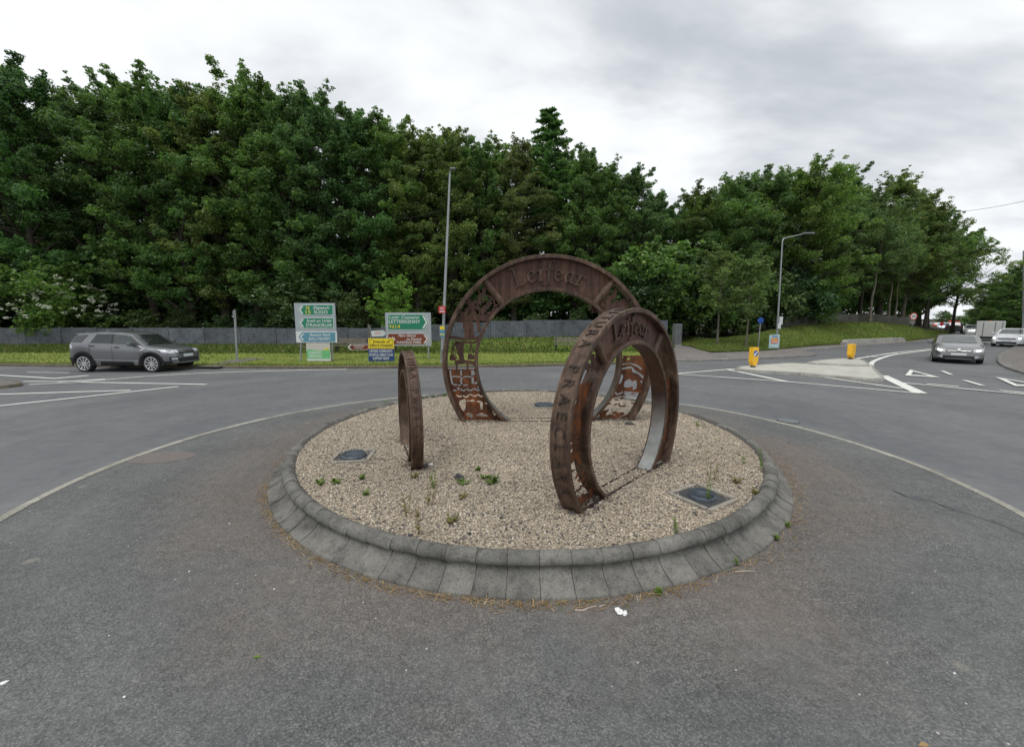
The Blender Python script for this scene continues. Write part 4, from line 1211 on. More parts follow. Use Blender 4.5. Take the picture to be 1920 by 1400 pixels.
def name_letters(R, Ri, y_front, th):
    """Leifear along the arc; returns a mesh builder per letter in ring coordinates (x right, z up, centre 0)"""
    k_ = (R - Ri) * .295
    rb = Ri + (R - Ri) * .30
    txt = 'Leifear'; tot = sum(GL[c][0] for c in txt) + .16 * 6
    span = tot * k_ / (rb + .4 * k_)
    x = -tot / 2; outm = []
    for ch in txt:
        wd, ss = GL[ch]; mb = MB(); n = 0
        for st_ in ss:
            for lp in stroke(st_, th):
                n += 1
                yo = y_front - th - .0006 * (n % 7)
                P = []
                for lx, ly in lp:
                    al = (x + lx) * k_ / (rb + .4 * k_); r = rb + ly * k_
                    P.append((math.sin(al) * r, math.cos(al) * r))
                m_ = len(P)
                V = [(a, yo, b) for a, b in P] + [(a, y_front + .002, b) for a, b in P]
                mb.add(V, [tuple(range(m_))] + [(i, (i + 1) % m_, m_ + (i + 1) % m_, m_ + i) for i in range(m_)])
        outm.append(mb); x += wd + .16
    return outm

def arc_band(r0, r1, y0, y1, a0, a1, cz, n=90, bev=.006):
    """bent flat bar; angles from the +x axis, section r0..r1 by y0..y1"""
    sec = [(r0, y0 + bev), (r0 + bev, y0), (r1 - bev, y0), (r1, y0 + bev), (r1, y1 - bev), (r1 - bev, y1), (r0 + bev, y1), (r0, y1 - bev)]
    V, F = [], []
    for i in range(n + 1):
        a = a0 + (a1 - a0) * i / n
        for r, y in sec: V.append((math.cos(a) * r, y, cz + math.sin(a) * r))
    for i in range(n):
        for q in range(8): F.append((i * 8 + q, i * 8 + (q + 1) % 8, (i + 1) * 8 + (q + 1) % 8, (i + 1) * 8 + q))
    F += [tuple(range(8)), tuple(n * 8 + q for q in reversed(range(8)))]
    return MB().add(V, F)

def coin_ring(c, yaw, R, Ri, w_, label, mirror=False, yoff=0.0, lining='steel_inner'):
    z0 = gz(c[0], c[1]) - .005
    r = empty('coin_ring_sculpture', (c[0], c[1], z0), yaw); tag(r, label, 'sculpture')
    cz = c[2] - z0
    to, ti = .048 * R / 2 + .010, .042 * R / 2 + .010
    y0, y1 = yoff, yoff + w_
    ym = (y0 + y1) / 2
    g = -.06
    ao = math.asin((g - cz) / R); ai = math.asin(max(-.999, (g - cz) / Ri))
    rim = arc_band(R - to, R, y0, y1, ao, math.pi - ao, cz).build('outer_rim', M['rust_rim'], r, smooth=35)
    # raised lips either side of the lettered edge
    for yy in (y0 - .006, y1 - .024):
        arc_band(R - to - .003, R + .010, yy, yy + .030, ao, math.pi - ao, cz, 90, .007).build('lip', M['rust_rim'], rim, smooth=35)
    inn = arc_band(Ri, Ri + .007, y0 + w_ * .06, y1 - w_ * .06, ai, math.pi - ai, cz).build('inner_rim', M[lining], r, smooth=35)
    arc_band(Ri + .008, Ri + ti + .001, y0 + w_ * .06 + .002, y1 - w_ * .06 - .002, ai, math.pi - ai, cz).build('inner_rim_back', M['rust_rim'], inn, smooth=35)
    for yy in (y0 + w_ * .06 - .012, y1 - w_ * .06 - .004):
        arc_band(Ri - .002, Ri + ti + .004, yy, yy + .016, ai, math.pi - ai, cz, 90, .005).build('lip', M['rust_rim'], inn, smooth=35)
    # name panel
    ha = R_(38); th = .012
    P = [(math.sin(a) * (R - to + .004), math.cos(a) * (R - to + .004)) for a in np.linspace(-ha, ha, 40)] + [(math.sin(a) * (Ri + ti - .004), math.cos(a) * (Ri + ti - .004)) for a in np.linspace(ha, -ha, 40)]
    V, F = plate_arrays([P], th)
    pan = MB().add([(v.x, ym - .02 + v.z, cz + v.y) for v in V], F).build('name_panel', M['rust_panel'], r)
    for mb in name_letters(R, Ri, ym - .02 - th / 2, .026 * R / 2 + .006):
        mb.v = [(a, b, q + cz) for a, b, q in mb.v]
        mb.build('letter', M['rust_rim'], pan)
    for sg in (-1, 1):
        a = sg * ha; s_, c_ = math.sin(a), math.cos(a)
        MB().tube([(s_ * (Ri + ti), ym - .03, cz + c_ * (Ri + ti)), (s_ * (R - to), ym - .03, cz + c_ * (R - to))], .033 * R + .004, 14).build('spoke_tube', M['rust_rim'], r, smooth=50)
    # cut figures
    sides = [(POS_L, CUT_L, -1), (POS_R, CUT_R, 1)]
    for pos, cut, sd_ in sides:
        mx_ = -1 if mirror else 1
        sgn = sd_ * mx_
        top = cut is CUT_L
        vtop = ZB(400, 318)[1] if top else ZD(700, 60)[1]
        if mirror: vtop = .42 if sd_ * mx_ < 0 else .30
        vb = (.012 - cz) / R
        ro, ri = (R - to * .5) / R, (Ri + ti * .5) / R
        def edge(rad, v0, v1, n=30):
            return [(math.sqrt(max(1e-6, rad * rad - v * v)), v) for v in np.linspace(v0, v1, n)]
        o_ = edge(ro, vtop, vb)
        i_ = edge(ri, vb, vtop)
        outl = [(sd_ * a, b) for a, b in o_ + i_]
        def inside(lp):
            for a, b in lp:
                q = math.hypot(a, b)
                if not (ri + .004 < q < ro - .004 and vb + .006 < b < vtop - .004): return False
            return True
        def squeeze(lp):
            o2 = []
            for a, b in lp:
                q = math.hypot(a, b); f_ = min(max(q, ri + .012), ro - .012) / q
                a, b = a * f_, b * f_
                o2.append((a, min(max(b, vb + .012), vtop - .01)))
            return o2
        extra = [oak(lambda a, b: (a, b), sd_ * q[0], q[1], q[2], .045) for q in ((.80, .30, 1.2), (.86, .18, .5), (.74, .36, 2.0), (.80, .08, 1.8), (.88, .05, .9))] if mirror else []
        if mirror: extra = [lp for lp in extra if max(b for a, b in lp) < vtop - .02]
        loops = [outl] + [squeeze(lp) for lp in cut] + extra
        V, F = plate_arrays([[(a * mx_ * R, b * R) for a, b in lp] for lp in loops], .012)
        MB().add([(v.x, ym + v.z, cz + v.y) for v in V], F).build('cut_plate', M['rust_plate'], r)
        mb = MB()
        for n_, lp in enumerate(pos[:len(pos) if not mirror else 6]):
            V, F = plate_arrays([[(a * mx_ * R, b * R) for a, b in lp]], .010)
            mb.add([(v.x, ym + v.z + .0013 * (n_ % 9 - 4), cz + v.y) for v in V], F)
        mb.build('cut_figures', M['rust_panel'], r)
    # ground rails
    hw = math.sqrt(max(.01, R * R - cz * cz)) - to
    for yy in (y0 + .02, y1 - .02):
        MB().box((0, yy, .006), (2 * hw, .022, .024)).build('ground_rail', M['rust_dark'], r)
    # rim lettering, tops of the letters towards the face
    txt = 'NITURA PRAECLARA'
    size = w_ * .82
    arc = math.pi / 2 + .10
    # letters start near the crown and run down the left shoulder
    adv = (R_(180) - ao - .22 - arc) / (len(txt))
    for i_c, ch in enumerate(txt):
        if ch == ' ': continue
        V, F = text_arrays(ch, size, 0, .005)
        x0_, x1_ = min(v.x for v in V), max(v.x for v in V)
        k2 = min(1.0, adv * R * .74 / max(.01, x1_ - x0_))
        for v in V:
            s_ = (v.x - (x0_ + x1_) / 2) * k2
            al = arc + adv * (i_c + .5) + s_ / R
            rad_ = R + .001 + v.z + .005
            yy = ym - v.y * 1.0
            # store
            v.x, v.y, v.z = math.cos(al) * rad_, yy, cz + math.sin(al) * rad_
        MB().add(V, F).build('letter', M['rust_dark' if R > 1.1 else 'rust_panel'], rim)
    return r

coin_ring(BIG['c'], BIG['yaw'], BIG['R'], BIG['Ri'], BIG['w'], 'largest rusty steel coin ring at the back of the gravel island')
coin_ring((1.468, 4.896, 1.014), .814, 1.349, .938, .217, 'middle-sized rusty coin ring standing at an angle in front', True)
coin_ring((-1.614, 6.087, .80), 1.917, .97, .67, .145, 'smallest rusty coin ring seen nearly edge-on on the left', False, -.145, 'rust_rim')
# ================================================================== SIGNS, LAMPS, STREET FURNITURE
class Board:
    """helper for flat things facing the road: coordinates in photo pixels at distance Y"""
    def __init__(s, name, px, base_py, label, cat, Y=None, zb=None):
        b = G(px, base_py, .12)
        s.Y = Y or b.y
        p_ = AT(px, base_py, s.Y)
        z = land_z(p_.x, s.Y) if zb is None else zb
        s.r = empty(name, (p_.x, s.Y, z)); tag(s.r, label, cat)
        s.o = s.r.location
    def loc(s, px, py, dy=0.0):
        q = AT(px, py, s.Y); return Vector((q.x - s.o.x, dy, q.z - s.o.z))
    def rect(s, name, x0, y0, x1, y1, mat, dy=0.0, th=.02, par=None, label=None):
        a, b = s.loc(x0, y0), s.loc(x1, y1)
        a2, b2 = s.loc(x0, y1), s.loc(x1, y0)
        xa, xb = (a.x + a2.x) / 2, (b.x + b2.x) / 2
        zc, h = (a.z + b.z) / 2, abs(a.z - b.z)
        o = MB().rbox(((xa + xb) / 2, dy, zc), (xb - xa, th, h), min(.004, th * .3)).build(name, M[mat], par or s.r)
        return o
    def poly(s, name, pts, mat, dy=0.0, th=.006, par=None):
        P = [s.loc(*q) for q in pts]
        V, F = plate_arrays([[(p_.x, p_.z) for p_ in P]], th)
        return MB().add([(v.x, dy + v.z, v.y) for v in V], F).build(name, M[mat], par or s.r)
    def text(s, body, cx, cy, hpx, mat, dy, par=None, shear=0.0, wpx=None, bold=.0025):
        c = s.loc(cx, cy); k_ = s.Y / FOC * 1.02
        V, F = text_arrays(body, hpx * k_ * 1.38, shear, .001, 'CENTER', wpx * k_ if wpx else None, bold)
        return MB().add([(c.x + v.x, dy - v.z, c.z + v.y) for v in V], F).build('lettering', M[mat], par or s.r, fix=False)
    def post(s, px, y0, y1, r, mat, dy=.05, name='post', px2=None):
        a = s.loc(px, y0, dy); b = s.loc(px if px2 is None else px2, y1, dy)
        b.z = min(b.z, -.02)
        return MB().cyl((a.x, dy, a.z), (b.x, dy, b.z), r, r, 12).build(name, M[mat], s.r, smooth=50)

def chevron(B, x, y0, y1, w_, d, mat, dy, par):
    """arrow chevron; d=-1 points left"""
    ym = (y0 + y1) / 2; t = w_ * .55
    B.poly('arrow', [(x, ym), (x - d * w_, y0), (x - d * (w_ + t), y0), (x - d * t, ym), (x - d * (w_ + t), y1), (x - d * w_, y1)], mat, dy, .004, par)

# left direction sign
B = Board('direction_sign', 592, 676, 'tall grey direction sign with two green panels and a blue one', 'road sign')
B.post(563, 600, 676, .045, 'galv', .06); B.post(622, 600, 676, .045, 'galv', .06)
bk = B.rect('backing_board', 553, 568, 629.5, 622, 'signgrey', 0, .03)
def dest(y0, y1, irish, eng, route, mat, xl, xr, tx, par, wi, we):
    p_ = B.poly('destination_panel', [(xl, (y0 + y1) / 2), (xl + 8, y0), (xr, y0), (xr, y1), (xl + 8, y1)], 'signwhite', -.020, .006, B.r)
    q = B.poly('panel_face', [(xl + 1.4, (y0 + y1) / 2), (xl + 8.6, y0 + 1), (xr - 1, y0 + 1), (xr - 1, y1 - 1), (xl + 8.6, y1 - 1)], mat, -.027, .006, p_)
    chevron(B, xl + 2.8, y0 + 2.6, y1 - 2.6, 5.5, -1, 'signwhite', -.033, p_)
    B.text(irish, tx, y0 + (y1 - y0) * .30, 5.4, 'signwhite', -.033, p_, .28, wi)
    B.text(eng, tx, y0 + (y1 - y0) * .72, 6.2, 'signwhite', -.033, p_, 0, we)
    if route:
        B.text('N', 577.5, y0 + 6.3, 6.4, 'yellow', -.033, p_, 0, 6); B.text('15', 577.5, y1 - 5.6, 6.4, 'yellow', -.033, p_, 0, 9)
dest(571, 591, 'Sligeach', 'SLIGO', 1, 'green', 558.5, 625, 602, bk, 30, 25)
dest(595.5, 615.5, 'Srath an Urláir', 'STRANORLAR', 0, 'green', 559.5, 626, 598.5, bk, 47, 48)
lo = B.rect('lower_board', 555.5, 621.5, 632, 642, 'signwhite', -.006, .03)
p_ = B.poly('destination_panel', [(560, 631.5), (567, 623), (629, 623), (629, 640.5), (567, 640.5)], 'blue_teal', -.026, .006)
chevron(B, 562.5, 625.5, 638, 5.5, -1, 'signwhite', -.032, p_)
B.text('Bealach Féich', 600, 627.8, 4.8, 'signwhite', -.032, p_, .28, 38); B.text('BALLYBOFEY', 600, 635.4, 5.4, 'signwhite', -.032, p_, 0, 40)

# green leaflet banner on the posts of the left sign
B = Board('notice_banner', 595, 677, 'green and photo notice banner tied under the left direction sign', 'banner')
B.Y -= .12
bb = B.rect('board', 573, 643.5, 617.5, 677, 'signwhite', 0, .02)
B.rect('photo_print', 573.6, 644, 617, 658, 'print', -.013, .006, bb)
B.poly('green_field', [(573.6, 656), (580, 655), (588, 656.5), (598, 657.5), (608, 655.5), (617, 656.5), (617, 673), (573.6, 672)], 'postgreen', -.017, .006, bb)
B.poly('yellow_patch', [(606, 654), (614, 652.5), (615, 655), (607, 657)], 'yellow', -.022, .004, bb)
for q in range(5): B.rect('text_line', 577, 659 + q * 2.6, 603 - 3 * (q % 2), 660 + q * 2.6, 'signwhite', -.022, .003, bb)
B.rect('crossbar', 562, 650, 624, 651.4, 'wood', .03, .03)

# right direction sign
B = Board('direction_sign', 770, 672, 'wide direction sign with a green panel above a brown panel', 'road sign')
B.post(803, 600, 672, .045, 'galv', .06); B.post(733, 600, 672, .045, 'galv', .06)
bk = B.rect('backing_board', 723, 586, 808.5, 648.5, 'signgrey', 0, .03)
p_ = B.poly('destination_panel', [(727, 589), (797, 589), (804.5, 603.5), (797, 618.5), (727, 618.5)], 'signwhite', -.020, .006)
B.poly('panel_face', [(728, 590), (796.4, 590), (803, 603.5), (796.4, 617.5), (728, 617.5)], 'green', -.027, .006, p_)
chevron(B, 802, 592, 615.5, 6.5, 1, 'signwhite', -.033, p_)
B.text('Leitir Ceanainn', 757.5, 595, 5.4, 'signwhite', -.033, p_, .28, 55); B.text('LETTERKENNY', 758.5, 603.2, 6.4, 'signwhite', -.033, p_, 0, 57); B.text('N14', 740.5, 612.3, 6.6, 'yellow', -.033, p_, 0, 19)
p_ = B.poly('destination_panel', [(727, 624.5), (798, 624.5), (806, 635.5), (798, 646.5), (727, 646.5)], 'signwhite', -.020, .006)
B.poly('panel_face', [(728, 625.5), (797.4, 625.5), (804.6, 635.5), (797.4, 645.5), (728, 645.5)], 'brown', -.027, .006, p_)
chevron(B, 803.4, 627.5, 643.5, 6, 1, 'signwhite', -.033, p_)
B.text('Páirc Ghort', 763, 629.2, 4.8, 'signwhite', -.033, p_, .28); B.text('na Darach', 776, 635.6, 4.8, 'signwhite', -.033, p_, .28); B.text('OAKFIELD PARK', 767, 641.9, 4.8, 'signwhite', -.033, p_, 0, 46)
B.poly('emblem', [(729.5, 637), (731, 631.5), (734, 635), (736, 630.5), (738.5, 634), (740, 632), (742, 638.5), (738, 636), (735, 638)], 'signwhite', -.033, .004, p_)

# hospital poster
B = Board('poster_sign', 714, 677, 'yellow and navy hospital supporters poster on a stake board', 'poster')
bd = B.rect('board', 690.5, 634, 739, 677.5, 'navy', 0, .03)
y_ = B.rect('yellow_panel', 690.8, 634.2, 738.8, 653.5, 'yellow', -.018, .006)
for a in ((693.5, 636.5, 699, 637.1), (730, 636.5, 736.5, 637.1), (693.5, 650.6, 736.5, 651.2), (693.5, 636.5, 694.1, 651.2), (735.9, 636.5, 736.5, 651.2)): B.rect('border', *a, 'black', -.023, .003, y_)
B.text('Friends of', 714.5, 640.6, 5.0, 'black', -.024, y_, .25, 32); B.text('Lifford Hospital', 714.5, 647, 4.6, 'black', -.024, y_, 0, 40)
for q, (t_, wp) in enumerate((('LIFFORD COMMUNITY', 42), ('HOSPITAL NEEDS YOUR', 44), ('SUPPORT NOW', 30))): B.text(t_, 714.5, 658.4 + 6.8 * q, 5.0, 'signwhite', -.019, bd, 0, wp)
B.rect('stake', 693, 634, 694.6, 680, 'wood', .03, .03); B.rect('stake', 735, 634, 736.6, 680, 'wood', .03, .03)

# timber fingerpost with a white and a brown finger
B = Board('fingerpost', 691, 671, 'leaning timber fingerpost with white and brown finger boards', 'signpost')
a, b = B.loc(689.5, 607), B.loc(692.5, 672)
MB().tube([(a.x, .08, a.z), (b.x, .08, min(b.z, -.02))], .038, 8).build('post', M['wood'], B.r, smooth=50)
a, b = B.loc(692.3, 610), B.loc(693.5, 636)
MB().tube([(a.x, .10, a.z), (b.x, .10, b.z)], .03, 8).build('post', M['galv'], B.r, smooth=50)
f1 = B.poly('white_finger', [(695.5, 620.5), (719, 619), (724.5, 624.5), (720, 630), (697.5, 631)], 'signwhite', 0, .02); f1['label'] = 'white finger board pointing right'
B.rect('text_line', 702, 622.4, 715, 623.6, 'pinkred', -.013, .003, f1)
B.rect('text_line', 702, 625.4, 713, 626.4, 'pinkred', -.013, .003, f1)
f2 = B.poly('brown_finger', [(651.5, 650.5), (656.5, 645.3), (690.5, 645.3), (690.5, 656), (656.5, 656)], 'signwhite', .0, .02); f2['label'] = 'brown finger board pointing left'
B.poly('finger_face', [(655.5, 650.5), (659.5, 646.4), (690, 646.4), (690, 655), (659.5, 655)], 'brown', -.014, .004, f2)
B.rect('text_line', 663, 648, 683, 649.2, 'signwhite', -.018, .003, f2); B.rect('text_line', 665, 651.5, 681, 652.6, 'signwhite', -.018, .003, f2)

# bare pole left of the signs
B = Board('sign_pole', 443, 676, 'bare grey pole on the lawn beside the SUV', 'pole')
B.post(440, 581, 676, .05, 'galv', 0, 'pole', 444.5)
B.rect('back_plate', 438.6, 583, 440.4, 596, 'galv', -.06, .05)

def bench(px, py, Y, wd, label, rz=0.0):
    p_ = AT(px, py, Y); z = land_z(p_.x, Y)
    r = empty('park_bench', (p_.x, Y, z), rz); tag(r, label, 'bench')
    for y, z_ in ((-.20, .44), (-.08, .45), (.05, .44)): MB().rbox((0, y, z_), (wd, .10, .04), .008).build('seat_slat', M['wood'], r)
    for y, z_ in ((.16, .60), (.19, .72), (.22, .84)): MB().rbox((0, y, z_), (wd, .03, .09), .008, 0, -.2).build('back_slat', M['wood'], r)
    for x in (-wd / 2 + .12, wd / 2 - .12):
        MB().rbox((x, -.16, .21), (.07, .07, .44), .008).build('leg', M['black'], r)
        MB().add([], []).rbox((x, .16, .42), (.07, .06, .86), .008, 0, -.12).build('leg', M['black'], r)
        MB().rbox((x, -.01, .40), (.06, .42, .05), .008).build('seat_bearer', M['black'], r)
bench(660, 662, 26.5, 2.1, 'timber bench on the lawn behind the hospital poster')
bench(1064, 655, 27.8, 1.8, 'grey slatted bench on the lawn seen through the big ring')

# lamp posts
def lamp(px0, base_py, px1, top_py, arm, label, Y=None, zb=None, arm_dir=(1, 0)):
    b = G(px0, base_py, .1); Y = Y or b.y
    p0 = AT(px0, base_py, Y); p1 = AT(px1, top_py, Y)
    z = land_z(p0.x, Y) if zb is None else zb
    r = empty('street_lamp', (p0.x, Y, z)); tag(r, label, 'street lamp')
    h = p1.z - z; dx = p1.x - p0.x
    MB().tube([(0, 0, -.05), (0, 0, 0.02), (dx * .15, 0, h * .15)], .085, 14).build('base_section', M['galv'], r, smooth=50)
    MB().tube([(dx * .15, 0, h * .15), (dx * .6, 0, h * .6), (dx, 0, h)], [.068, .058, .042], 14).build('pole', M['galv'], r, smooth=50)
    MB().rbox((dx * .04, -.088, h * .055), (.10, .012, .42), .004).build('access_door', M['lampgrey'], r)
    return r, h, dx
r, h, dx = lamp(828.5, 681, 843.5, 326, 0, 'tall leaning grey street lamp beside the wide direction sign')
MB().tube([(dx, 0, h - .05), (dx + .02, -.02, h + .08), (dx + .12, -.1, h + .12)], [.042, .036, .03], 10).build('arm', M['galv'], r, smooth=50)
MB().rbox((dx + .16, -.2, h + .13), (.26, .26, .07), .025).build('lantern', M['lampgrey'], r)
LP1 = r.location.copy()
r, h, dx = lamp(1455, 652, 1467, 452, 0, 'grey street lamp with long arm on the grassy verge', 30.6)
a1 = AT(1474, 446, 30.6) - r.location; a2 = AT(1517, 438, 30.6) - r.location
MB().tube([(dx, 0, h - .02), (dx + .08, 0, h + .16), (a1.x, 0, a1.z), (a2.x - .4, 0, a2.z - .02)], [.042, .04, .034, .028], 10).build('arm', M['galv'], r, smooth=50)
MB().rbox((a2.x - .05, 0, a2.z + .02), (.80, .24, .10), .03).build('lantern', M['lampgrey'], r)
bx1 = MB().rbox((dx * .2 + .19, -.02, AT(1461, 601, 30.6).z - r.location.z), (.24, .16, .56), .02).build('equipment_box', M['signwhite'], r)
MB().rbox((dx * .1 + .03, -.12, AT(1456, 612, 30.6).z - r.location.z), (.22, .10, .34), .02).build('equipment_box', M['signwhite'], r)
r, h, dx = lamp(1917, 655, 1919, 470, 0, 'grey street lamp pole at the right edge behind the white hatchback', 34.5, .05)

# notices on the first lamp post
B = Board('notice_board', 828, 681, 'small red notice high on the leaning street lamp', 'notice'); B.Y -= .12
nb = B.rect('board', 821.5, 573.5, 834.5, 587, 'red', 0, .015); B.rect('text_line', 824, 576, 832, 577, 'signwhite', -.01, .003, nb); B.rect('text_line', 824, 579, 832, 580, 'signwhite', -.01, .003, nb); B.rect('text_line', 823.5, 583, 833, 585, 'signwhite', -.01, .003, nb)
B = Board('notice_board', 828, 681, 'small yellow and teal notice low on the leaning street lamp', 'notice'); B.Y -= .12
nb = B.rect('board', 823.5, 611, 833, 632, 'blue_teal', 0, .015); B.rect('yellow_band', 824, 611.5, 832.6, 618, 'yellow', -.01, .004, nb); B.rect('yellow_band', 824, 626, 832.6, 628, 'yellow', -.01, .004, nb)

# lit keep-left bollards
def bollard(px, base_py, top_py, label, face, rz, wd=.42):
    p_ = G(px, base_py, .13); r = empty('keep_left_bollard', (p_.x, p_.y, .128 if face else .198), rz); tag(r, label, 'bollard')
    h = AT(px, top_py, p_.y).z - r.location.z
    P = [(-wd / 2, h), (wd / 2, h), (wd / 2, h * .30), (.07, .07), (-.07, .07), (-wd / 2, h * .30)]
    V, F = plate_arrays([P], .20)
    MB().add([(v.x, v.z, v.y) for v in V], F).build('body', M['bollard'], r)
    MB().cyl((0, 0, -.005), (0, 0, .08), .12, .08, 16).build('foot', M['black'], r, smooth=40)
    if face:
        c_ = (0, -.103, h * .70); rd = wd * .40
        d1 = MB().cyl((0, -.100, c_[2]), (0, -.108, c_[2]), rd, rd, 28).build('sign_disc', M['bluesign'], r)
        V, F = plate_arrays([[(-.10, -.10), (.02, -.10), (-.02, -.06), (.09, .05), (.05, .09), (-.06, -.02), (-.10, .02)]], .004)
        MB().add([(v.x, -.111 + v.z, c_[2] + v.y) for v in V], F).build('white_arrow', M['white'], d1)
    return r
bollard(1411.5, 688, 651, 'yellow bollard with blue keep-left disc at the near island tip', True, .35, .33)
bollard(1594.5, 675.5, 645, 'plain yellow bollard on the raised island nose', False, .6, .50)

def round_sign(px, base_py, py, dia, mats, label, Y, pole='galv', text=None, zb=None):
    p0 = AT(px, py, Y)
    z = land_z(p0.x, Y) if zb is None else zb
    r = empty('round_sign', (p0.x, Y, z)); tag(r, label, 'road sign')
    h = p0.z - z
    MB().cyl((0, .04, -.05), (0, .04, h + dia * .45), .032, .032, 10).build('post', M[pole], r, smooth=50)
    d = MB().cyl((0, 0, h), (0, .012, h), dia / 2, dia / 2, 28).build('sign_plate', M[mats[0]], r)
    if len(mats) > 1: MB().cyl((0, -.006, h), (0, .004, h), dia * .38, dia * .38, 28).build('sign_face', M[mats[1]], d)
    if text:
        V, F = text_arrays(text, dia * .5, 0, .001, bold=.004)
        MB().add([(v.x, -.010 - v.z, h + v.y) for v in V], F).build('lettering', M['black'], d, fix=False)
    return r
round_sign(1426.5, 650, 600.5, .42, ['bluesign'], 'small round blue sign on a thin pole by the forked birch', 29.4)
round_sign(1713, 628, 593, .80, ['red', 'white'], 'round red-bordered white speed limit sign at the bank foot', 46.0, text='60')
round_sign(1766, 628, 607, .5, ['red'], 'red round sign on a dark post near the roadworks', 52.0, 'black', zb=.05)

# pale poster standing at the second lamp
B = Board('poster_sign', 1451, 653, 'pale blue and coral event poster at the foot of the verge lamp', 'poster', 29.3)
pb = B.poly('board', [(1443, 628), (1462, 627), (1460.5, 652.5), (1441, 652.5)], 'pastel', 0, .02)
B.poly('coral_panel', [(1446, 634), (1459, 633.5), (1458, 644), (1444.8, 644)], 'pinkred', -.014, .005, pb)
B.rect('text_line', 1447.5, 630, 1458, 631.6, 'bluesign', -.014, .004, pb)
B.rect('text_line', 1447, 636, 1457, 638, 'yellow', -.019, .003, pb); B.rect('text_line', 1446.5, 640, 1457, 641.6, 'signwhite', -.019, .003, pb)
B.rect('text_line', 1444.5, 647.5, 1457, 649, 'signwhite', -.014, .004, pb)

# concrete barrier block on the verge
p0, p1 = G(1581, 645.5, .1), G(1692, 640.3, .1)
dl = p1 - p0
r = empty('concrete_barrier', ((p0.x + p1.x) / 2, (p0.y + p1.y) / 2, .10), math.atan2(dl.y, dl.x)); tag(r, 'long low concrete block at the foot of the bank', 'barrier')
L_ = dl.length
V = []
for x in (-L_ / 2, -L_ / 2 + .3, L_ / 2 - .3, L_ / 2):
    hh = .36 if abs(x) < L_ / 2 - .1 else .20
    V += [(x, -.26, -.02), (x, -.20, hh), (x, .16, hh + .03), (x, .26, -.02)]
F = [(i * 4 + q, (i + 1) * 4 + q, (i + 1) * 4 + q + 1, i * 4 + q + 1) for i in range(3) for q in range(3)] + [(0, 1, 2, 3), (12, 13, 14, 15)]
MB().add(V, F).build('block', M['barrier'], r)

# cabinet at the head of the path
p_ = AT(1268.5, 646, 32.5); z = land_z(p_.x, 32.5)
r = empty('utility_cabinet', (p_.x, 32.5, z), .2); tag(r, 'tall grey utility cabinet at the end of the footpath', 'cabinet')
MB().rbox((0, 0, .86), (.58, .42, 1.72), .02).build('body', M['cabinet'], r)
MB().rbox((0, -.215, .90), (.50, .02, 1.5), .006).build('door', M['cabinet'], r)
MB().rbox((0, 0, .04), (.64, .48, .10), .01).build('plinth', M['barrier'], r)
MB().rbox((.18, -.235, .95), (.03, .03, .14), .006).build('handle', M['black'], r)

# overhead wire top right
a, b = AT(1800, 397, 60), AT(1990, 360, 44)
P = [a.lerp(b, t) - Vector((0, 0, .5 * 4 * t * (1 - t) * .5)) for t in np.linspace(0, 1, 14)]
o_ = P[0]
w_ = MB().tube([q - o_ for q in P], .022, 5).build('overhead_wire', M['black']); w_.location = o_
tag(w_, 'thin overhead wire crossing the sky at the right', 'wire')
a, b = LP1 + Vector((.35, 0, 7.15)), AT(700, 410, 37)
P = [a.lerp(b, t) - Vector((0, 0, .25 * 4 * t * (1 - t))) for t in np.linspace(0, 1, 12)]
w_ = MB().tube([q - P[0] for q in P], .010, 4).build('overhead_wire', M['black']); w_.location = P[0]
tag(w_, 'thin service wire from the leaning lamp into the trees', 'wire')

# roadworks far down the road
for i, (px, py, mt) in enumerate(((1757, 613, 'orange'), (1772, 612.5, 'boxwhite'), (1793, 611.5, 'orange'), (1808, 611, 'orange'), (1822, 611.5, 'boxwhite'), (1836, 612, 'orange'))):
    p_ = G(px, py + 1.5, 0)
    r = empty('roadworks_barrier', (p_.x, p_.y, 0), .75); tag(r, f'{ORD[i]} roadworks barrier from the left far down the road', 'barrier', 'roadworks barriers')
    MB().rbox((0, 0, .72), (2.6, .10, .62), .02).build('board', M[mt], r)
    for x in (-1, 1): MB().rbox((x, 0, .25), (.10, .5, .5), .02).build('foot', M['black'], r)
for i, (px, top, lb) in enumerate(((1781, 601, 'red and white'), (1793, 603, 'red'))):
    p_ = G(px, 614, 0); hh = AT(px, top, p_.y).z
    r = empty('roadworks_sign', (p_.x, p_.y, 0)); tag(r, ('left' if i == 0 else 'right') + ' upright red roadworks sign far down the road', 'road sign')
    MB().cyl((0, 0, 0), (0, 0, hh), .06, .06, 8).build('post', M['galv'], r)
    MB().rbox((0, -.08, hh - .5), (1.2, .05, 1.2), .02).build('plate', M['red'], r)
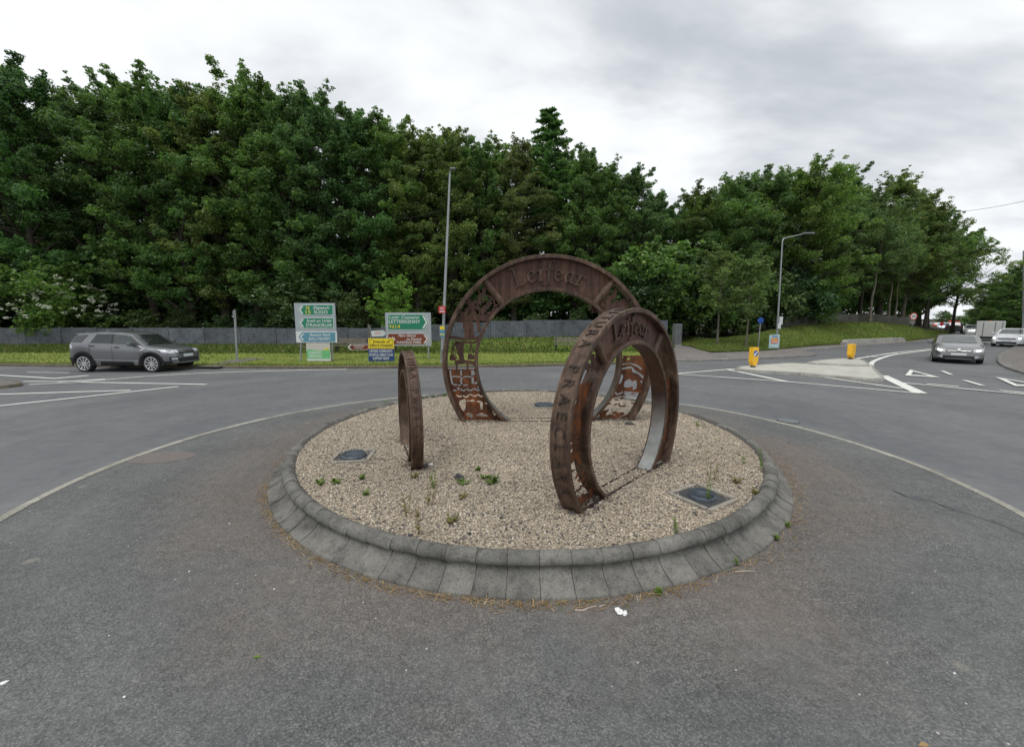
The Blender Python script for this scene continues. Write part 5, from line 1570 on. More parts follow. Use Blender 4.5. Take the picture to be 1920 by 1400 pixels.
# ================================================================== VEHICLES
class Car:
    def __init__(s, name, label, loc, rz, P, paint_, cat='car', detail=True, scale=1.0):
        s.P = P; s.r = empty(name, loc, rz); tag(s.r, label, cat); s.r.scale = (scale,) * 3
        s.paint = M[paint_]
        ax, Ra = P['axles'], P['ra']
        x0, x1 = P['top'][0][0], P['top'][-1][0]
        xs = list(np.arange(x0, x1, .075 if detail else .16)) + [x1]
        for a in ax:
            xs += [a - Ra - .002, a - Ra + .002, a + Ra - .002, a + Ra + .002] + [a + Ra * math.cos(q) for q in np.linspace(.15, math.pi - .15, 13 if detail else 7)]
        xs += [p_[0] for p_ in P['top']]
        xs = sorted(set(round(x, 4) for x in xs))
        V, F = [], []
        for x in xs:
            h = s.half(x)
            ring = [(-y, z) for y, z in reversed(h[:-1])][::-1]
            full = [(y, z) for y, z in h] + [(-y, z) for y, z in reversed(h[:-1])]
            for y, z in full: V.append((x, y, z))
        n = 2 * 10 - 1
        for i in range(len(xs) - 1):
            for q in range(n): F.append((i * n + q, i * n + (q + 1) % n, (i + 1) * n + (q + 1) % n, (i + 1) * n + q))
        F += [tuple(range(n)), tuple((len(xs) - 1) * n + q for q in reversed(range(n)))]
        s.body = MB().add(V, F).build('body', s.paint, s.r, smooth=38)
        bot = min(p_[1] for p_ in P['bot'])
        MB().box(((x0 + x1) / 2, 0, bot + .30), (x1 - x0 - .5, P['wid'][1][1] * 1.25, .50)).build('underbody', M['black'], s.r)
    def ev(s, k, x): return float(np.interp(x, [p_[0] for p_ in s.P[k]], [p_[1] for p_ in s.P[k]]))
    def half(s, x):
        t = s.ev('top', x); w_ = s.ev('wid', x); b = s.ev('bot', x); Ra = s.P['ra']
        for a in s.P['axles']:
            d = abs(x - a)
            if d < Ra: b = max(b, s.P['rw'] * .96 + math.sqrt(Ra * Ra - d * d))
        bl = min(s.ev('belt', x), t - .10); b = min(b, bl - .06)
        gh = max(0, t - bl - .10)
        wr = w_ * (.93 - .30 * min(gh, .5))
        return [(.80 * w_, b), (.962 * w_, b + .035), (w_, b + .30 * (bl - b)), (w_, b + .70 * (bl - b)), (.985 * w_, bl - .02), (.955 * w_, bl + .02), (wr, t - .065), (wr * .93, t - .028), (wr * .6, t - .006), (0, t)]
    def side_y(s, x, z):
        h = s.half(x); return float(np.interp(z, [p_[1] for p_ in h], [p_[0] for p_ in h]))
    def top_z(s, x, y):
        h = s.half(x)[5:]; return float(np.interp(abs(y), [p_[0] for p_ in reversed(h)], [p_[1] for p_ in reversed(h)]))
    def end_x(s, y, z, sg=1):
        x = s.P['top'][-1 if sg > 0 else 0][0]
        for _ in range(400):
            h = s.half(x)
            if h[0][1] <= z <= h[-1][1] and s.side_y(x, z) >= abs(y): break
            x -= sg * .01
        return x
    def grid(s, f, nu, nv):
        V = [f(u / nu, v / nv) for u in range(nu + 1) for v in range(nv + 1)]
        F = [(u * (nv + 1) + v, (u + 1) * (nv + 1) + v, (u + 1) * (nv + 1) + v + 1, u * (nv + 1) + v + 1) for u in range(nu) for v in range(nv)]
        return V, F
    def side(s, name, quad, mat, off=.010, both=True, par=None, nu=6, nv=4):
        (ax, az), (bx, bz), (cx, cz), (dx, dz) = quad   # bottom-left, bottom-right, top-right, top-left
        for sg in ((-1, 1) if both else (-1,)):
            def f(u, v):
                x = (ax + (bx - ax) * u) * (1 - v) + (dx + (cx - dx) * u) * v
                z = (az + (bz - az) * u) * (1 - v) + (dz + (cz - dz) * u) * v
                return (x, sg * (s.side_y(x, z) + off), z)
            V, F = s.grid(f, nu, nv)
            o = MB().add(V, F).build(name, M[mat], par or s.r, smooth=60)
    def screen(s, name, xb, wb, xt, wt, mat, off=.012):
        def f(u, v):
            x = xb + (xt - xb) * v; y = (2 * u - 1) * (wb + (wt - wb) * v)
            return (x, y, s.top_z(x, y) + off)
        V, F = s.grid(f, 8, 6)
        return MB().add(V, F).build(name, M[mat], s.r, smooth=60)
    def end(s, name, y0, y1, z0, z1, mat, sg=1, off=.014, par=None, skew=0.0):
        def f(u, v):
            y = y0 + (y1 - y0) * u; z = z0 + (z1 - z0) * v + skew * u
            return (s.end_x(y, z, sg) + sg * off, y, z)
        V, F = s.grid(f, 6, 3)
        return MB().add(V, F).build(name, M[mat], par or s.r, smooth=60)
    def wheels(s, r, wd, rim, spokes=10):
        for a in s.P['axles']:
            for sg in (-1, 1):
                yo = sg * (s.ev('wid', a) - .01)
                prof = [(r * .72, 0), (r * .78, .012), (r * .95, .006), (r, -.03), (r, -wd + .03), (r * .93, -wd), (r * .5, -wd)]
                V, F = [], []
                N = 32
                for i in range(N):
                    t = 2 * math.pi * i / N
                    for rr_, o in prof: V.append((a + rr_ * math.cos(t), yo + sg * o, r + rr_ * math.sin(t)))
                n = len(prof)
                for i in range(N):
                    for q in range(n - 1): F.append((i * n + q, i * n + q + 1, ((i + 1) % N) * n + q + 1, ((i + 1) % N) * n + q))
                ty = MB().add(V, F).build('tyre', M['rubber'], s.r, smooth=40)
                mb = MB()
                # rim ring, hub and spokes
                for i in range(N):
                    t0, t1 = 2 * math.pi * i / N, 2 * math.pi * (i + 1) / N
                    q = []
                    for t in (t0, t1):
                        for rr_, o in ((r * .80, .010), (r * .73, .016), (r * .69, -.03)): q.append((a + rr_ * math.cos(t), yo + sg * o, r + rr_ * math.sin(t)))
                    mb.add(q, [(0, 1, 4, 3), (1, 2, 5, 4)])
                for i in range(spokes):
                    t = 2 * math.pi * i / spokes + .2
                    tw = .16
                    pts = [(.10, -.05), (.10, .05), (.72, .075), (.72, -.075)]
                    q = []
                    for rr_, w_ in pts:
                        ang = t + tw * rr_; ca, sa = math.cos(ang), math.sin(ang)
                        q.append((a + r * (rr_ * ca - w_ * sa), yo + sg * (-.004 - .012 * (1 - rr_)), r + r * (rr_ * sa + w_ * ca)))
                    mb.add(q, [(0, 1, 2, 3)])
                mb.tube([(a, yo - sg * .012, r), (a, yo + sg * .004, r)], r * .15, 12)
                mb.build('rim', M[rim], ty, smooth=30)
                MB().tube([(a, yo - sg * .06, r), (a, yo - sg * .055, r)], r * .72, 24).build('brake_shadow_disc', M['black'], ty)
    def arches(s, mat, r0, r1):
        for a in s.P['axles']:
            for sg in (-1, 1):
                V, F = [], []
                N = 26
                for i in range(N + 1):
                    t = -.12 + (math.pi + .24) * i / N
                    for rr_, o in ((r0, .004), (r0, .020), (r1, .014), (r1, -.01)):
                        x, z = a + rr_ * math.cos(t), s.P['rw'] * .96 + rr_ * math.sin(t)
                        y = s.side_y(min(max(x, s.P['top'][0][0] + .03), s.P['top'][-1][0] - .03), max(z, s.P['rw'] * .96 + .35)) if False else s.ev('wid', x)
                        V.append((x, sg * (y + o), z))
                for i in range(N):
                    for q in range(3): F.append((i * 4 + q, i * 4 + q + 1, (i + 1) * 4 + q + 1, (i + 1) * 4 + q))
                MB().add(V, F).build('wheel_arch', M[mat], s.r, smooth=40)

# ---- grey SUV
P = dict(top=[(-2.15, .72), (-2.14, .95), (-2.06, 1.20), (-1.80, 1.60), (-1.72, 1.64), (-1.4, 1.675), (-.6, 1.705), (.0, 1.685), (.30, 1.64), (.48, 1.585), (1.10, 1.13), (1.25, 1.095), (1.8, 1.03), (2.12, .96), (2.24, .86), (2.30, .70), (2.33, .50)],
         belt=[(-2.2, 1.25), (-1, 1.215), (.9, 1.10), (1.2, 1.06), (2.3, .93)], bot=[(-2.2, .42), (-1.9, .34), (-1, .27), (1, .27), (1.9, .30), (2.35, .34)],
         wid=[(-2.15, .80), (-1.98, .90), (-1.2, .945), (1.3, .945), (1.8, .92), (2.05, .86), (2.2, .76), (2.33, .60)], axles=(-1.46, 1.46), ra=.43, rw=.365)
s = Car('sport_utility_vehicle', 'dark grey five-door SUV driving past the lawn on the left', (-16.55, 18.3, 0), R_(-1.5), P, 'p_suv', 'SUV')
s.side('window', [(-1.95, 1.27), (-1.50, 1.26), (-1.22, 1.575), (-1.76, 1.56)], 'glass')
s.side('window', [(-1.08, 1.245), (-.19, 1.215), (-.19, 1.60), (-.86, 1.60)], 'glass')
s.side('window', [(-.12, 1.21), (.93, 1.155), (.40, 1.555), (-.12, 1.60)], 'glass2')
s.side('window', [(.93, 1.13), (1.06, 1.125), (.52, 1.53), (.44, 1.55)], 'black')
s.side('pillar_trim', [(-.185, 1.21), (-.125, 1.21), (-.125, 1.60), (-.185, 1.60)], 'black', .012)
s.screen('windscreen', 1.12, .70, .52, .60, 'glass')
s.side('sill_cladding', [(-1.04, .26), (1.04, .26), (1.04, .44), (-1.04, .46)], 'clad', .012)
s.side('sill_highlight', [(-.98, .52), (.98, .47), (.98, .50), (-.98, .56)], 'chrome' if False else 'p_silver', .006)
for x in (-.155, 1.02, -1.12): s.side('door_seam', [(x - .006, .45), (x + .006, .45), (x + .006, 1.20 if x < 1 else 1.08), (x - .006, 1.20 if x < 1 else 1.08)], 'black', .004, True, None, 1, 6)
s.arches('clad', .425, .525)
s.end('bumper_clad', -.70, .70, .34, .44, 'clad', 1, .010)
s.side('bumper_clad', [(1.98, .33), (2.22, .36), (2.22, .46), (2.0, .46)], 'clad', .008)
s.wheels(.365, .24, 'alloy', 10)
for x, z in ((-1.0, 1.12), (.06, 1.06)):
    for sg in (-1, 1): MB().rbox((x, sg * (s.side_y(x, z) + .02), z), (.20, .035, .035), .01).build('door_handle', M['black'], s.r)
for sg in (-1, 1):
    m_ = MB().rbox((.78, sg * 1.06, 1.20), (.14, .24, .17), .04).build('mirror', M['p_suv'], s.r)
    MB().rbox((.80, sg * .95, 1.12), (.06, .12, .05), .015).build('mirror_arm', M['black'], m_)
    s.end('headlight', sg * .42, sg * .80, .80, .93, 'lens'); s.end('headlight_surround', sg * .38, sg * .84, .775, .945, 'black', 1, .008)
    s.end('fog_lamp', sg * .58, sg * .76, .52, .60, 'lens', 1, .018); s.end('fog_surround', sg * .54, sg * .80, .48, .64, 'black', 1, .012)
s.side('headlight', [(1.90, .83), (2.16, .80), (2.16, .92), (1.86, .93)], 'lens', .008)
s.side('tail_lamp', [(-2.10, 1.00), (-1.86, 1.02), (-1.90, 1.18), (-2.06, 1.16)], 'lens', .008)
s.side('fender_vent', [(1.03, .90), (1.20, .95), (1.20, .99), (1.03, .94)], 'chrome', .008)
s.end('grille', -.40, .40, .76, .90, 'black', 1, .016)
for z in (.80, .85): s.end('grille_bar', -.38, .38, z, z + .014, 'chrome', 1, .022)
s.end('lower_intake', -.52, .52, .42, .58, 'black', 1, .014)
s.end('skid_plate', -.45, .45, .36, .41, 'lampgrey', 1, .02)
s.end('number_plate', -.26, .26, .62, .73, 'plate', 1, .028)
s.side('bumper_cladding', [(-2.12, .44), (-1.97, .36), (-1.97, .62), (-2.13, .62)], 'clad', .008)
s.side('roof_rail', [(-1.5, 1.648), (.05, 1.66), (.05, 1.675), (-1.5, 1.662)], 'p_silver', .012)
MB().rbox((-1.86, 0, 1.615), (.30, 1.24, .035), .012).build('roof_spoiler', M['p_suv'], s.r)
MB().tube([(-1.1, 0, 1.68), (-1.22, 0, 1.76)], [.03, .012], 8).build('antenna_fin', M['p_suv'], s.r)

def front_face(s, P, lit=True, body='p_cc'):
    for sg in (-1, 1):
        hl = s.end('headlight', sg * .50, sg * .84, .60, .735, 'lens', 1, .012, None, .02)
        s.end('lit_lamp', sg * .60, sg * .74, .63, .705, 'lit' if lit else 'lens', 1, .020, hl, .02)
        s.end('fog_lamp', sg * .56, sg * .74, .34, .39, 'lens', 1, .020)
    s.end('grille', -.46, .46, .585, .69, 'black', 1, .014)
    s.end('grille_bar', -.42, .42, .645, .655, 'chrome', 1, .022)
    s.end('lower_intake', -.80, .80, .27, .41, 'black', 1, .012)
    s.end('intake_trim', -.70, .70, .245, .262, 'chrome', 1, .018)
    s.end('number_plate', -.27, .27, .43, .54, 'plate', 1, .026)
    s.end('badge', -.05, .05, .68, .76, 'chrome', 1, .018)

# ---- silver saloon
P = dict(top=[(-2.40, .62), (-2.38, .92), (-2.2, 1.0), (-1.75, 1.08), (-1.1, 1.30), (-.5, 1.395), (.0, 1.40), (.35, 1.36), (1.12, .995), (1.25, .97), (1.9, .87), (2.2, .76), (2.33, .62), (2.39, .40)],
         belt=[(-2.4, 1.0), (-1, .98), (1.1, .93), (2.4, .80)], bot=[(-2.4, .32), (-1.9, .22), (1.9, .20), (2.4, .24)],
         wid=[(-2.4, .74), (-2.1, .88), (-1.2, .92), (1.3, .92), (1.9, .88), (2.2, .78), (2.39, .62)], axles=(-1.35, 1.38), ra=.37, rw=.33)
c_ = G(1794, 681, 0); hd = math.atan2(-c_.y, -c_.x) + R_(3)
s = Car('saloon_car', 'silver saloon car with lit headlights approaching the give-way line', (c_.x - 2.0 * math.cos(hd), c_.y - 2.0 * math.sin(hd), 0), hd, P, 'p_cc')
s.screen('windscreen', 1.10, .66, .40, .56, 'glass2'); s.screen('rear_window', -1.70, .55, -1.02, .55, 'glass')
s.side('window', [(-.95, 1.0), (-.02, .99), (-.02, 1.33), (-.75, 1.27)], 'glass'); s.side('window', [(.03, .99), (.95, .97), (.42, 1.28), (.03, 1.335)], 'glass')
front_face(s, P); s.wheels(.33, .22, 'alloy', 8)
MB().box((.62, -.28, 1.235), (.16, .22, .002), 0, 0, R_(25)).build('permit_sticker', M['signwhite'], s.r)
for sg in (-1, 1):
    m_ = MB().rbox((.72, sg * 1.03, 1.0), (.11, .20, .13), .035).build('mirror', M['p_cc'], s.r); MB().rbox((.72, sg * .93, .95), (.05, .12, .04), .012).build('mirror_arm', M['black'], m_)

# ---- white hatchback
P = dict(top=[(-2.10, .55), (-2.09, .98), (-1.95, 1.20), (-1.65, 1.40), (-.9, 1.455), (.0, 1.46), (.40, 1.41), (1.08, 1.02), (1.2, .99), (1.75, .90), (2.0, .80), (2.1, .62), (2.15, .40)],
         belt=[(-2.2, 1.02), (1.1, .95), (2.2, .82)], bot=[(-2.1, .3), (-1.8, .22), (1.8, .20), (2.15, .24)],
         wid=[(-2.1, .78), (-1.8, .88), (1.2, .90), (1.7, .87), (2.0, .78), (2.15, .62)], axles=(-1.28, 1.34), ra=.36, rw=.32)
c_ = G(1887, 650, 0); hd = math.atan2(-c_.y, -c_.x) + R_(-9)
s = Car('hatchback_car', 'white hatchback with lit headlights at the right edge behind the silver saloon', (c_.x - 1.8 * math.cos(hd), c_.y - 1.8 * math.sin(hd), 0), hd, P, 'p_white')
s.screen('windscreen', 1.06, .66, .46, .56, 'glass2')
s.side('window', [(-1.2, 1.04), (-.12, 1.02), (-.12, 1.39), (-1.1, 1.36)], 'glass'); s.side('window', [(-.06, 1.02), (.92, 1.0), (.48, 1.34), (-.06, 1.39)], 'glass')
front_face(s, P); s.wheels(.32, .21, 'alloy', 8)
for sg in (-1, 1): MB().rbox((.72, sg * 1.0, 1.04), (.11, .20, .14), .035).build('mirror', M['p_white'], s.r)

# ---- white box trailer seen from behind
c_ = G(1851, 639, 0); hd = math.atan2(c_.y, c_.x) + R_(-3.0)
r = empty('box_trailer', (c_.x, c_.y, 0), hd); tag(r, 'white box trailer seen from behind in the far lane', 'trailer')
W_, H_ = 1.82, 1.98
MB().rbox((1.9, 0, .38 + (H_ - .38) / 2), (3.8, W_, H_ - .38), .03).build('box_body', M['boxwhite'], r)
for y, wd in ((-.64, .42), (0, .74), (.64, .42)): MB().rbox((-.025, y, .40 + (H_ - .44) / 2), (.03, wd, H_ - .56), .01).build('rear_door_panel', M['boxwhite'], r)
for y in (-.40, .40, -.88, .88): MB().rbox((-.03, y, .40 + (H_ - .44) / 2), (.04, .05, H_ - .48), .008).build('door_frame', M['lampgrey'], r)
MB().rbox((-.02, 0, .36), (.12, W_, .12), .02).build('rear_bumper', M['black'], r)
MB().rbox((1.9, 0, .30), (3.4, 1.6, .16), .02).build('chassis', M['black'], r)
for y in (-.80, .80):
    MB().rbox((-.075, y, .36), (.03, .22, .09), .008).build('tail_lamp', M['tail'], r)
    for x in (1.6, 2.4): MB().tube([(x, y - .10, .30), (x, y + .10, .30)], .30, 20).build('wheel', M['rubber'], r, smooth=40)
MB().rbox((.06, 0, H_ + .03), (.08, .16, .06), .012).build('marker_lamp', M['orange'], r)

# ---- distant traffic
PD = dict(top=[(-2.1, .6), (-2.08, 1.0), (-1.75, 1.40), (-.5, 1.48), (.4, 1.42), (1.1, 1.02), (1.9, .88), (2.1, .6), (2.15, .42)], belt=[(-2.2, 1.02), (2.2, .85)], bot=[(-2.1, .28), (2.15, .26)],
          wid=[(-2.1, .80), (-1.8, .88), (1.6, .88), (2.15, .66)], axles=(-1.28, 1.32), ra=.36, rw=.32)
for px, py, pt, away, lb, scl in ((1787, 624, 'p_dark', True, 'dark SUV-like car driving away far down the road', 1.12), (1768, 619.5, 'p_blue', False, 'pale blue distant car near the left roadworks barrier', 1.0), (1805, 621.5, 'p_white', False, 'white distant car facing us beside the dark car', 1.0),
                                  (1817, 620, 'p_red', True, 'red distant car left of the box trailer', 1.0), (1823, 629.5, 'p_silver', False, 'silver car partly hidden beside the box trailer', 1.0), (1757, 617.5, 'p_red', True, 'dark red distant car beyond the forked tree', .95)):
    c_ = G(px, py, 0); hd = math.atan2(c_.y, c_.x) + (0 if away else math.pi)
    s = Car('distant_car', lb, (c_.x, c_.y, 0), hd, PD, pt, 'car', False, scl)
    s.screen('windscreen', 1.06, .62, .46, .54, 'glass'); s.screen('rear_window', -2.0, .6, -1.76, .56, 'glass')
    s.side('window', [(-1.4, 1.06), (.9, 1.02), (.45, 1.36), (-1.3, 1.36)], 'glass')
    for sg in (-1, 1):
        s.end('headlight', sg * .5, sg * .78, .62, .74, 'lens'); s.end('tail_lamp', sg * .55, sg * .78, .78, .96, 'tail', -1)
    s.wheels(.32, .2, 'alloy', 5)
# ================================================================== SMALL THINGS
def ground_light(px, py, label, tilt=0.0, frame=True, rz=0.0, rad=.17):
    p_ = G(px, py, ZG); z = gz(p_.x, p_.y)
    r = empty('ground_light', (p_.x, p_.y, z), rz); tag(r, label, 'ground light')
    if frame:
        w_ = .50
        for (x, y, sx, sy) in ((0, -w_ / 2, w_, .05), (0, w_ / 2, w_, .05), (-w_ / 2, 0, .05, w_ - .06), (w_ / 2, 0, .05, w_ - .06)):
            MB().rbox((x, y, .008 + random.uniform(-.006, .006)), (sx, sy, .035), .006).build('frame_side', M['frame'], r)
        MB().rbox((0, 0, -.003), (w_ - .06, w_ - .06, .02), .004).build('pit_cover', M['rubble'], r)
    mb = MB(); V, F = [], []
    prof = [(rad, 0), (rad, .030), (rad * .93, .045), (rad * .6, .058), (0.001, .064)]
    N = 28
    for i in range(N):
        t = 2 * math.pi * i / N
        for rr_, z_ in prof: V.append((rr_ * math.cos(t), rr_ * math.sin(t), z_))
    n = len(prof)
    for i in range(N):
        for q in range(n - 1): F.append((i * n + q, i * n + q + 1, ((i + 1) % N) * n + q + 1, ((i + 1) % N) * n + q))
    hs = mb.add(V, F).build('housing', M['lampblue'], r, smooth=40); hs.rotation_euler = (tilt, 0, 0)
    for q in range(-4, 5):
        x = q * rad / 5.2; l = 2 * math.sqrt(max(.0004, (rad * .9) ** 2 - x * x))
        MB().rbox((x, 0, .058), (.010, l, .016), .003).build('rib', M['lampblue'], hs)
    return r
ground_light(663, 856, 'ribbed blue-grey ground light near the left kerb of the island', .05, True, .1)
ground_light(1020, 761, 'ground light in a square frame behind the largest ring', 0, True, .05, .19)
ground_light(1316, 932, 'sunken ground light in a square pit near the right kerb', 0, True, .55, .15)

def lump(name, px, py, s_, mat, label, cat, z0=None, flat=.6, seed=1):
    p_ = G(px, py, ZG if z0 is None else z0); rnd = random.Random(seed)
    z = gz(p_.x, p_.y) if z0 is None else z0
    bm = bmesh.new(); bmesh.ops.create_icosphere(bm, subdivisions=2, radius=1)
    for v in bm.verts:
        k_ = 1 + rnd.uniform(-.28, .28); v.co = Vector((v.co.x * s_ * 1.3 * k_, v.co.y * s_ * k_, (v.co.z + .55) * s_ * flat * k_))
    me = bpy.data.meshes.new(name); bm.to_mesh(me); bm.free()
    o = link(name, me, M[mat]); o.location = (p_.x, p_.y, z); o.rotation_euler[2] = rnd.uniform(0, 3)
    return tag(o, label, cat)
lump('broken_lamp_housing', 862, 898, .058, 'rubble', 'small black broken lamp housing lying on the gravel', 'debris', seed=3)
lump('stone', 797, 876, .04, 'rubble', 'dark stone beside the foot of the smallest ring', 'stone', seed=4)
lump('stone', 808, 872, .028, 'paper', 'pale stone just right of the foot of the smallest ring', 'stone', seed=5)
lump('stone', 1180, 797, .07, 'rubble', 'dark lump at the right foot of the largest ring', 'stone', seed=6, flat=.35)
for i, (px, py) in enumerate(((737, 955), (757, 985), (770, 1003), (940, 970), (880, 1000), (640, 935))):
    lump('stone', px, py, .017, 'rubble', f'{ORD[i]} loose dark pebble among the paler gravel', 'stone', seed=20 + i)['group'] = 'dark pebbles on the gravel'

def weed(px, py, h, label, kind='tuft', mat='weed', spread=.06, n=26, z0=None, seed=0):
    """small plant on the gravel: stems with leaf blades"""
    p_ = G(px, py, ZG if z0 is None else z0); z = (gz(p_.x, p_.y) if z0 is None else z0) - .004
    rnd = random.Random(seed + int(px)); r = empty('weed', (p_.x, p_.y, z)); tag(r, label, 'weed')
    st_, lf = MB(), MB()
    stems = 1 + int(spread / .04) if kind == 'tall' else 5
    for s_ in range(stems):
        a = rnd.uniform(0, 6.283); d = rnd.uniform(0, spread) if kind == 'tall' else rnd.uniform(.2, 1) * spread
        b = Vector((math.cos(a) * d * (.5 if kind == 'tall' else .2), math.sin(a) * d * (.5 if kind == 'tall' else .2), 0))
        t = b + Vector((math.cos(a) * d * .7, math.sin(a) * d * .7, h * rnd.uniform(.7, 1.05)))
        st_.tube([b, b.lerp(t, .5) + Vector((rnd.uniform(-.01, .01), rnd.uniform(-.01, .01), 0)), t], [.0032, .0026, .0012], 4)
        for q in range(n):
            f_ = rnd.uniform(.15, 1.0)
            c = b.lerp(t, f_); aa = rnd.uniform(0, 6.283)
            l = (.032 if kind == 'tall' else .036) * rnd.uniform(.5, 1.2) * (1.25 - .6 * f_)
            dv_ = Vector((math.cos(aa), math.sin(aa), rnd.uniform(-.1, .7))).normalized()
            sd_ = dv_.cross(Vector((0, 0, 1))).normalized() * l * .30
            lf.add([c, c + dv_ * l * .5 + sd_, c + dv_ * l, c + dv_ * l * .5 - sd_], [(0, 1, 2, 3)])
    st_.build('stem', M[mat], r); lf.build('leaves', M[mat], r, fix=False)
    return r
for i, a in enumerate(((600, 907, .05, 'low green weed at the left of the gravel near the kerb', 'tuft', 'weed', .10, 34), (628, 905, .05, 'second low green weed just right of the leftmost one', 'tuft', 'weed', .08, 30), (676, 898, .06, 'green weed tuft midway between left kerb and smallest ring', 'tuft', 'weed', .07, 26),
                       (684, 927, .045, 'tiny green weed nearer the left front kerb', 'tuft', 'weed', .05, 18), (925, 908, .08, 'largest green weed tuft right of the broken lamp housing', 'tuft', 'weed', .12, 44), (912, 897, .05, 'green weed just behind the largest tuft', 'tuft', 'weed', .08, 24),
                       (893, 884, .05, 'small weed beyond the broken lamp housing', 'tuft', 'weed', .05, 20), (868, 908, .05, 'small weed in front of the broken lamp housing', 'tuft', 'weed', .08, 20), (868, 934, .04, 'sparse weed at the middle of the gravel front', 'tuft', 'weedred', .07, 16),
                       (800, 950, .26, 'tall thin weed stalk with a reddish foot', 'tall', 'weedred', .07, 22), (815, 915, .16, 'spindly weed below the smallest ring', 'tall', 'weed', .09, 14), (762, 968, .22, 'olive weed stalk left of the tall reddish weed', 'tall', 'weedred', .06, 20),
                       (786, 1003, .26, 'reddish weed stalk close to the front kerb', 'tall', 'weedred', .04, 26), (846, 978, .05, 'brown low weed near the front kerb', 'tuft', 'weedred', .09, 20), (777, 896, .07, 'faint weed under the smallest ring foot', 'tuft', 'weedred', .06, 14),
                       (1272, 1000, .20, 'thin green weed near the right front kerb', 'tall', 'weed', .03, 18), (1322, 940, .26, 'green weed growing through the sunken ground light', 'tall', 'weed', .04, 28), (1335, 898, .30, 'tall spindly weed right of the middle ring', 'tall', 'weedred', .09, 16),
                       (1380, 905, .09, 'small brown weed by the right kerb', 'tuft', 'weedred', .07, 14), (1390, 868, .12, 'small green weed toward the far right kerb', 'tall', 'weed', .05, 14), (1432, 882, .34, 'tall bright weed standing against the right kerb', 'tall', 'weed', .05, 34),
                       (1310, 800, .12, 'weed at the far right of the gravel', 'tall', 'weed', .10, 16), (1415, 925, .06, 'dry brown weed scrap inside the right kerb', 'tuft', 'weedred', .07, 20))):
    weed(a[0], a[1], a[2] * 1.15, a[3], a[4], a[5], a[6] * 1.5, int(a[7] * 1.3), seed=i)
for i, (px, py) in enumerate(((795, 746), (812, 744), (832, 742), (724, 757), (682, 769))):
    weed(px, py, .09, f'{ORD[i]} green tuft from the right along the far left kerb edge' if False else ('green tuft by the far kerb, ' + ['middle of the row beside the largest ring', 'right of the middle one', 'nearest the largest ring', 'behind the smallest ring', 'furthest left of the row'][i]), 'tuft', 'weed', .13, 30, seed=50 + i)
for i, (px, py) in enumerate(((1232, 1110), (1378, 1056), (1455, 1010), (1478, 985))):
    weed(px, py + 2, .06, 'green sprig at the foot of the kerb, ' + ['lowest in the picture', 'second from the bottom right', 'third from the bottom right', 'furthest right'][i], 'tuft', 'weed', .035, 10, 0.004, 70 + i)

# dry grass and grit swept against the kerb foot
N = 6500
t = RNG.random(N) * 2 * np.pi
dens = .25 + .75 * np.clip(np.sin(3 * t + 1.0) * .4 + np.sin(7 * t) * .25 + .5, 0, 1)
dens *= np.where((np.cos(t) > .55) & (np.sin(t) < .2), 1.0, .72)
kp = RNG.random(N) < dens; t = t[kp]; N = len(t)
d = .325 + np.abs(RNG.normal(0, .055, N)) * np.where((np.cos(t) > .5) & (np.sin(t) < .1), 1.9, 1.0)
P0 = np.array([kpt(a, dd, .006) for a, dd in zip(t, d)])
a = RNG.random(N) * 6.283; l = RNG.uniform(.008, .05, N); wd = RNG.uniform(.001, .003, N)
D = np.stack([np.cos(a) * l, np.sin(a) * l, RNG.uniform(0, .012, N)], 1); S = np.stack([-np.sin(a) * wd, np.cos(a) * wd, np.zeros(N)], 1)
P0[:, 2] += RNG.uniform(0, .012, N)
V = np.stack([P0 - D - S, P0 + D - S, P0 + D + S, P0 - D + S], 1).reshape(-1, 3); V[:, 2] = np.maximum(V[:, 2], .0055)
tag(link('straw_litter', np_mesh('straw_litter', V, np.arange(4 * N).reshape(-1, 4)), M['straw']), 'dry straw and grit swept against the foot of the kerb', 'litter', kind='stuff')

# litter
def paper(px, py, s_, label, seed, mat='paper', z=.004):
    o = lump('litter', px, py, s_, mat, label, 'litter', z, .55, seed); return o
paper(1160, 1147, .027, 'crumpled white paper on the asphalt below the kerb', 31); paper(1172, 1150, .019, 'smaller white paper scrap touching the crumpled paper', 32)
paper(8, 1280, .015, 'pale paper scrap at the left edge of the asphalt', 33)
for i, (px, py, lb) in enumerate(((430, 981, 'white chip left of the island'), (355, 1071, 'lone white chip far left on the asphalt'), (514, 1104, 'white chip below the left kerb'), (233, 1306, 'white chip at the bottom left'), (1440, 980, 'white chip right of the right kerb'), (1790, 1262, 'white chip at the bottom right'))):
    paper(px, py, .0065, lb, 40 + i)
for i, (pts, lb) in enumerate((([(1078, 1143), (1092, 1144), (1104, 1139), (1118, 1135)], 'broken pale stick lying below the front kerb'), ([(1378, 1072), (1395, 1070), (1415, 1070)], 'dry stick below the right kerb'), ([(1124, 1137), (1134, 1133)], 'short twig beside the broken stick'))):
    P = [G(*q, .010) for q in pts]; o0 = P[0].copy()
    o = MB().tube([q - o0 for q in P], [.007] * (len(P) - 1) + [.004], 6).build('stick', M['stick'], smooth=60); o.location = o0; tag(o, lb, 'stick')
p_ = G(482, 1232, .004)
o = MB().add([(-.03, 0, .002), (0, .012, .010), (.032, .002, .004), (0, -.012, .008)], [(0, 1, 2, 3)]).build('fallen_leaf', M['weed'], fix=False); o.location = p_; tag(o, 'single green leaf fallen on the asphalt', 'leaf')
p_ = G(1732, 1397, .004)
o = MB().add([(-.03, 0, .002), (0, .014, .012), (.032, .004, .004), (0, -.014, .006)], [(0, 1, 2, 3)]).build('fallen_leaf', M['straw'], fix=False); o.location = p_; tag(o, 'brown leaf at the bottom right edge', 'leaf')

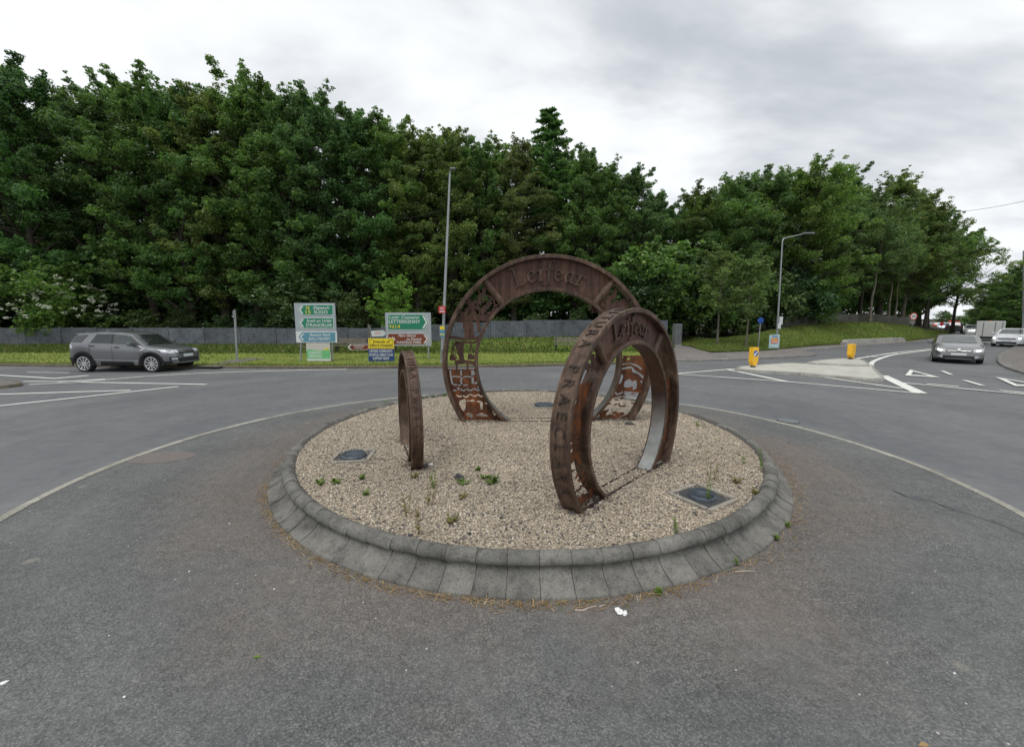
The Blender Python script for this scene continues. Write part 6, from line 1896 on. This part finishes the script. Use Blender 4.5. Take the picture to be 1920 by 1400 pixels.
# drain cover beside the edging on the right
p_ = G(1478, 789.5, .004)
r = empty('drain_cover', (p_.x, p_.y, .004), -.35); tag(r, 'round iron drain grating beside the edging on the right', 'drain cover')
MB().tube([(0, 0, -.01), (0, 0, .004)], .22, 28).build('frame', M['rubble'], r)
for q in range(-4, 5):
    x = q * .042; l = 2 * math.sqrt(.20 ** 2 - x * x) if abs(x) < .19 else .05
    MB().rbox((x, 0, .011), (.024, l, .012), .003).build('bar', M['galv'], r)
# oval patch in the apron on the left
p_ = G(300, 857, .006)
pts = [(p_.x + .52 * math.cos(a) * (1 + .06 * math.sin(3 * a)), p_.y + .30 * math.sin(a)) for a in np.linspace(0, 6.283, 30, endpoint=False)]
tag(sheet('asphalt_patch', pts, .0075, M['patch']), kind='structure')

# old tar seam in the apron on the right
P = [G(*q) for q in ((1672, 918), (1700, 931), (1738, 937), (1775, 952), (1800, 958), (1840, 972), (1880, 985), (1920, 1003), (1990, 1030))]
P = smooth_path([(q.x, q.y) for q in P], 5)
L_, R2 = [], []
for i, q in enumerate(P):
    wd = .035 + .04 * abs(math.sin(i * 1.7)) + random.uniform(0, .03)
    L_.append((q[0] + random.uniform(-.01, .01), q[1] + wd)); R2.append((q[0] + random.uniform(-.01, .01), q[1] - wd))
n = len(P)
me = MB().add([(a, b, .0062) for a, b in L_ + R2], [(i, n + i, n + i + 1, i + 1) for i in range(n - 1)]).mesh('tar_seam')
for f in me.polygons:
    if f.normal.z < 0: f.flip()
tag(link('tar_seam', me, M['tar']), kind='structure')

# rust flakes and damp soil where the rings meet the gravel
Q = []
for (cx, cy, cz_), yw, R0, w0, yo in ((BIG['c'], BIG['yaw'], BIG['R'], BIG['w'], 0), ((1.468, 4.896, 1.014), .814, 1.349, .217, 0), ((-1.614, 6.087, .80), 1.917, .97, .145, -.145)):
    hc = math.sqrt(R0 * R0 - (cz_ - ZG) ** 2)
    hi_ = math.sqrt(max(.01, (R0 * .69) ** 2 - (cz_ - ZG) ** 2))
    for i in range(700):
        sg = random.choice((-1, 1)); lx = sg * random.uniform(hi_ - .05, hc + .03) + random.gauss(0, .05); ly = yo + w0 / 2 + random.gauss(0, w0 * .55)
        Q.append((cx + lx * math.cos(yw) - ly * math.sin(yw), cy + lx * math.sin(yw) + ly * math.cos(yw)))
N = len(Q); P0 = np.array([(a, b, gz(a, b) + .012) for a, b in Q])
a = RNG.random(N) * 6.283; l = RNG.uniform(.006, .022, N); wd = RNG.uniform(.004, .012, N)
D = np.stack([np.cos(a) * l, np.sin(a) * l, RNG.uniform(-.004, .006, N)], 1); S = np.stack([-np.sin(a) * wd, np.cos(a) * wd, RNG.uniform(-.004, .004, N)], 1)
V = np.stack([P0 - D, P0 + S, P0 + D, P0 - S], 1).reshape(-1, 3)
tag(link('rust_flakes', np_mesh('rust_flakes', V, np.arange(4 * N).reshape(-1, 4)), M['rust_dark']), 'dark rust flakes and soil at the feet of the coin rings', 'debris', kind='stuff')
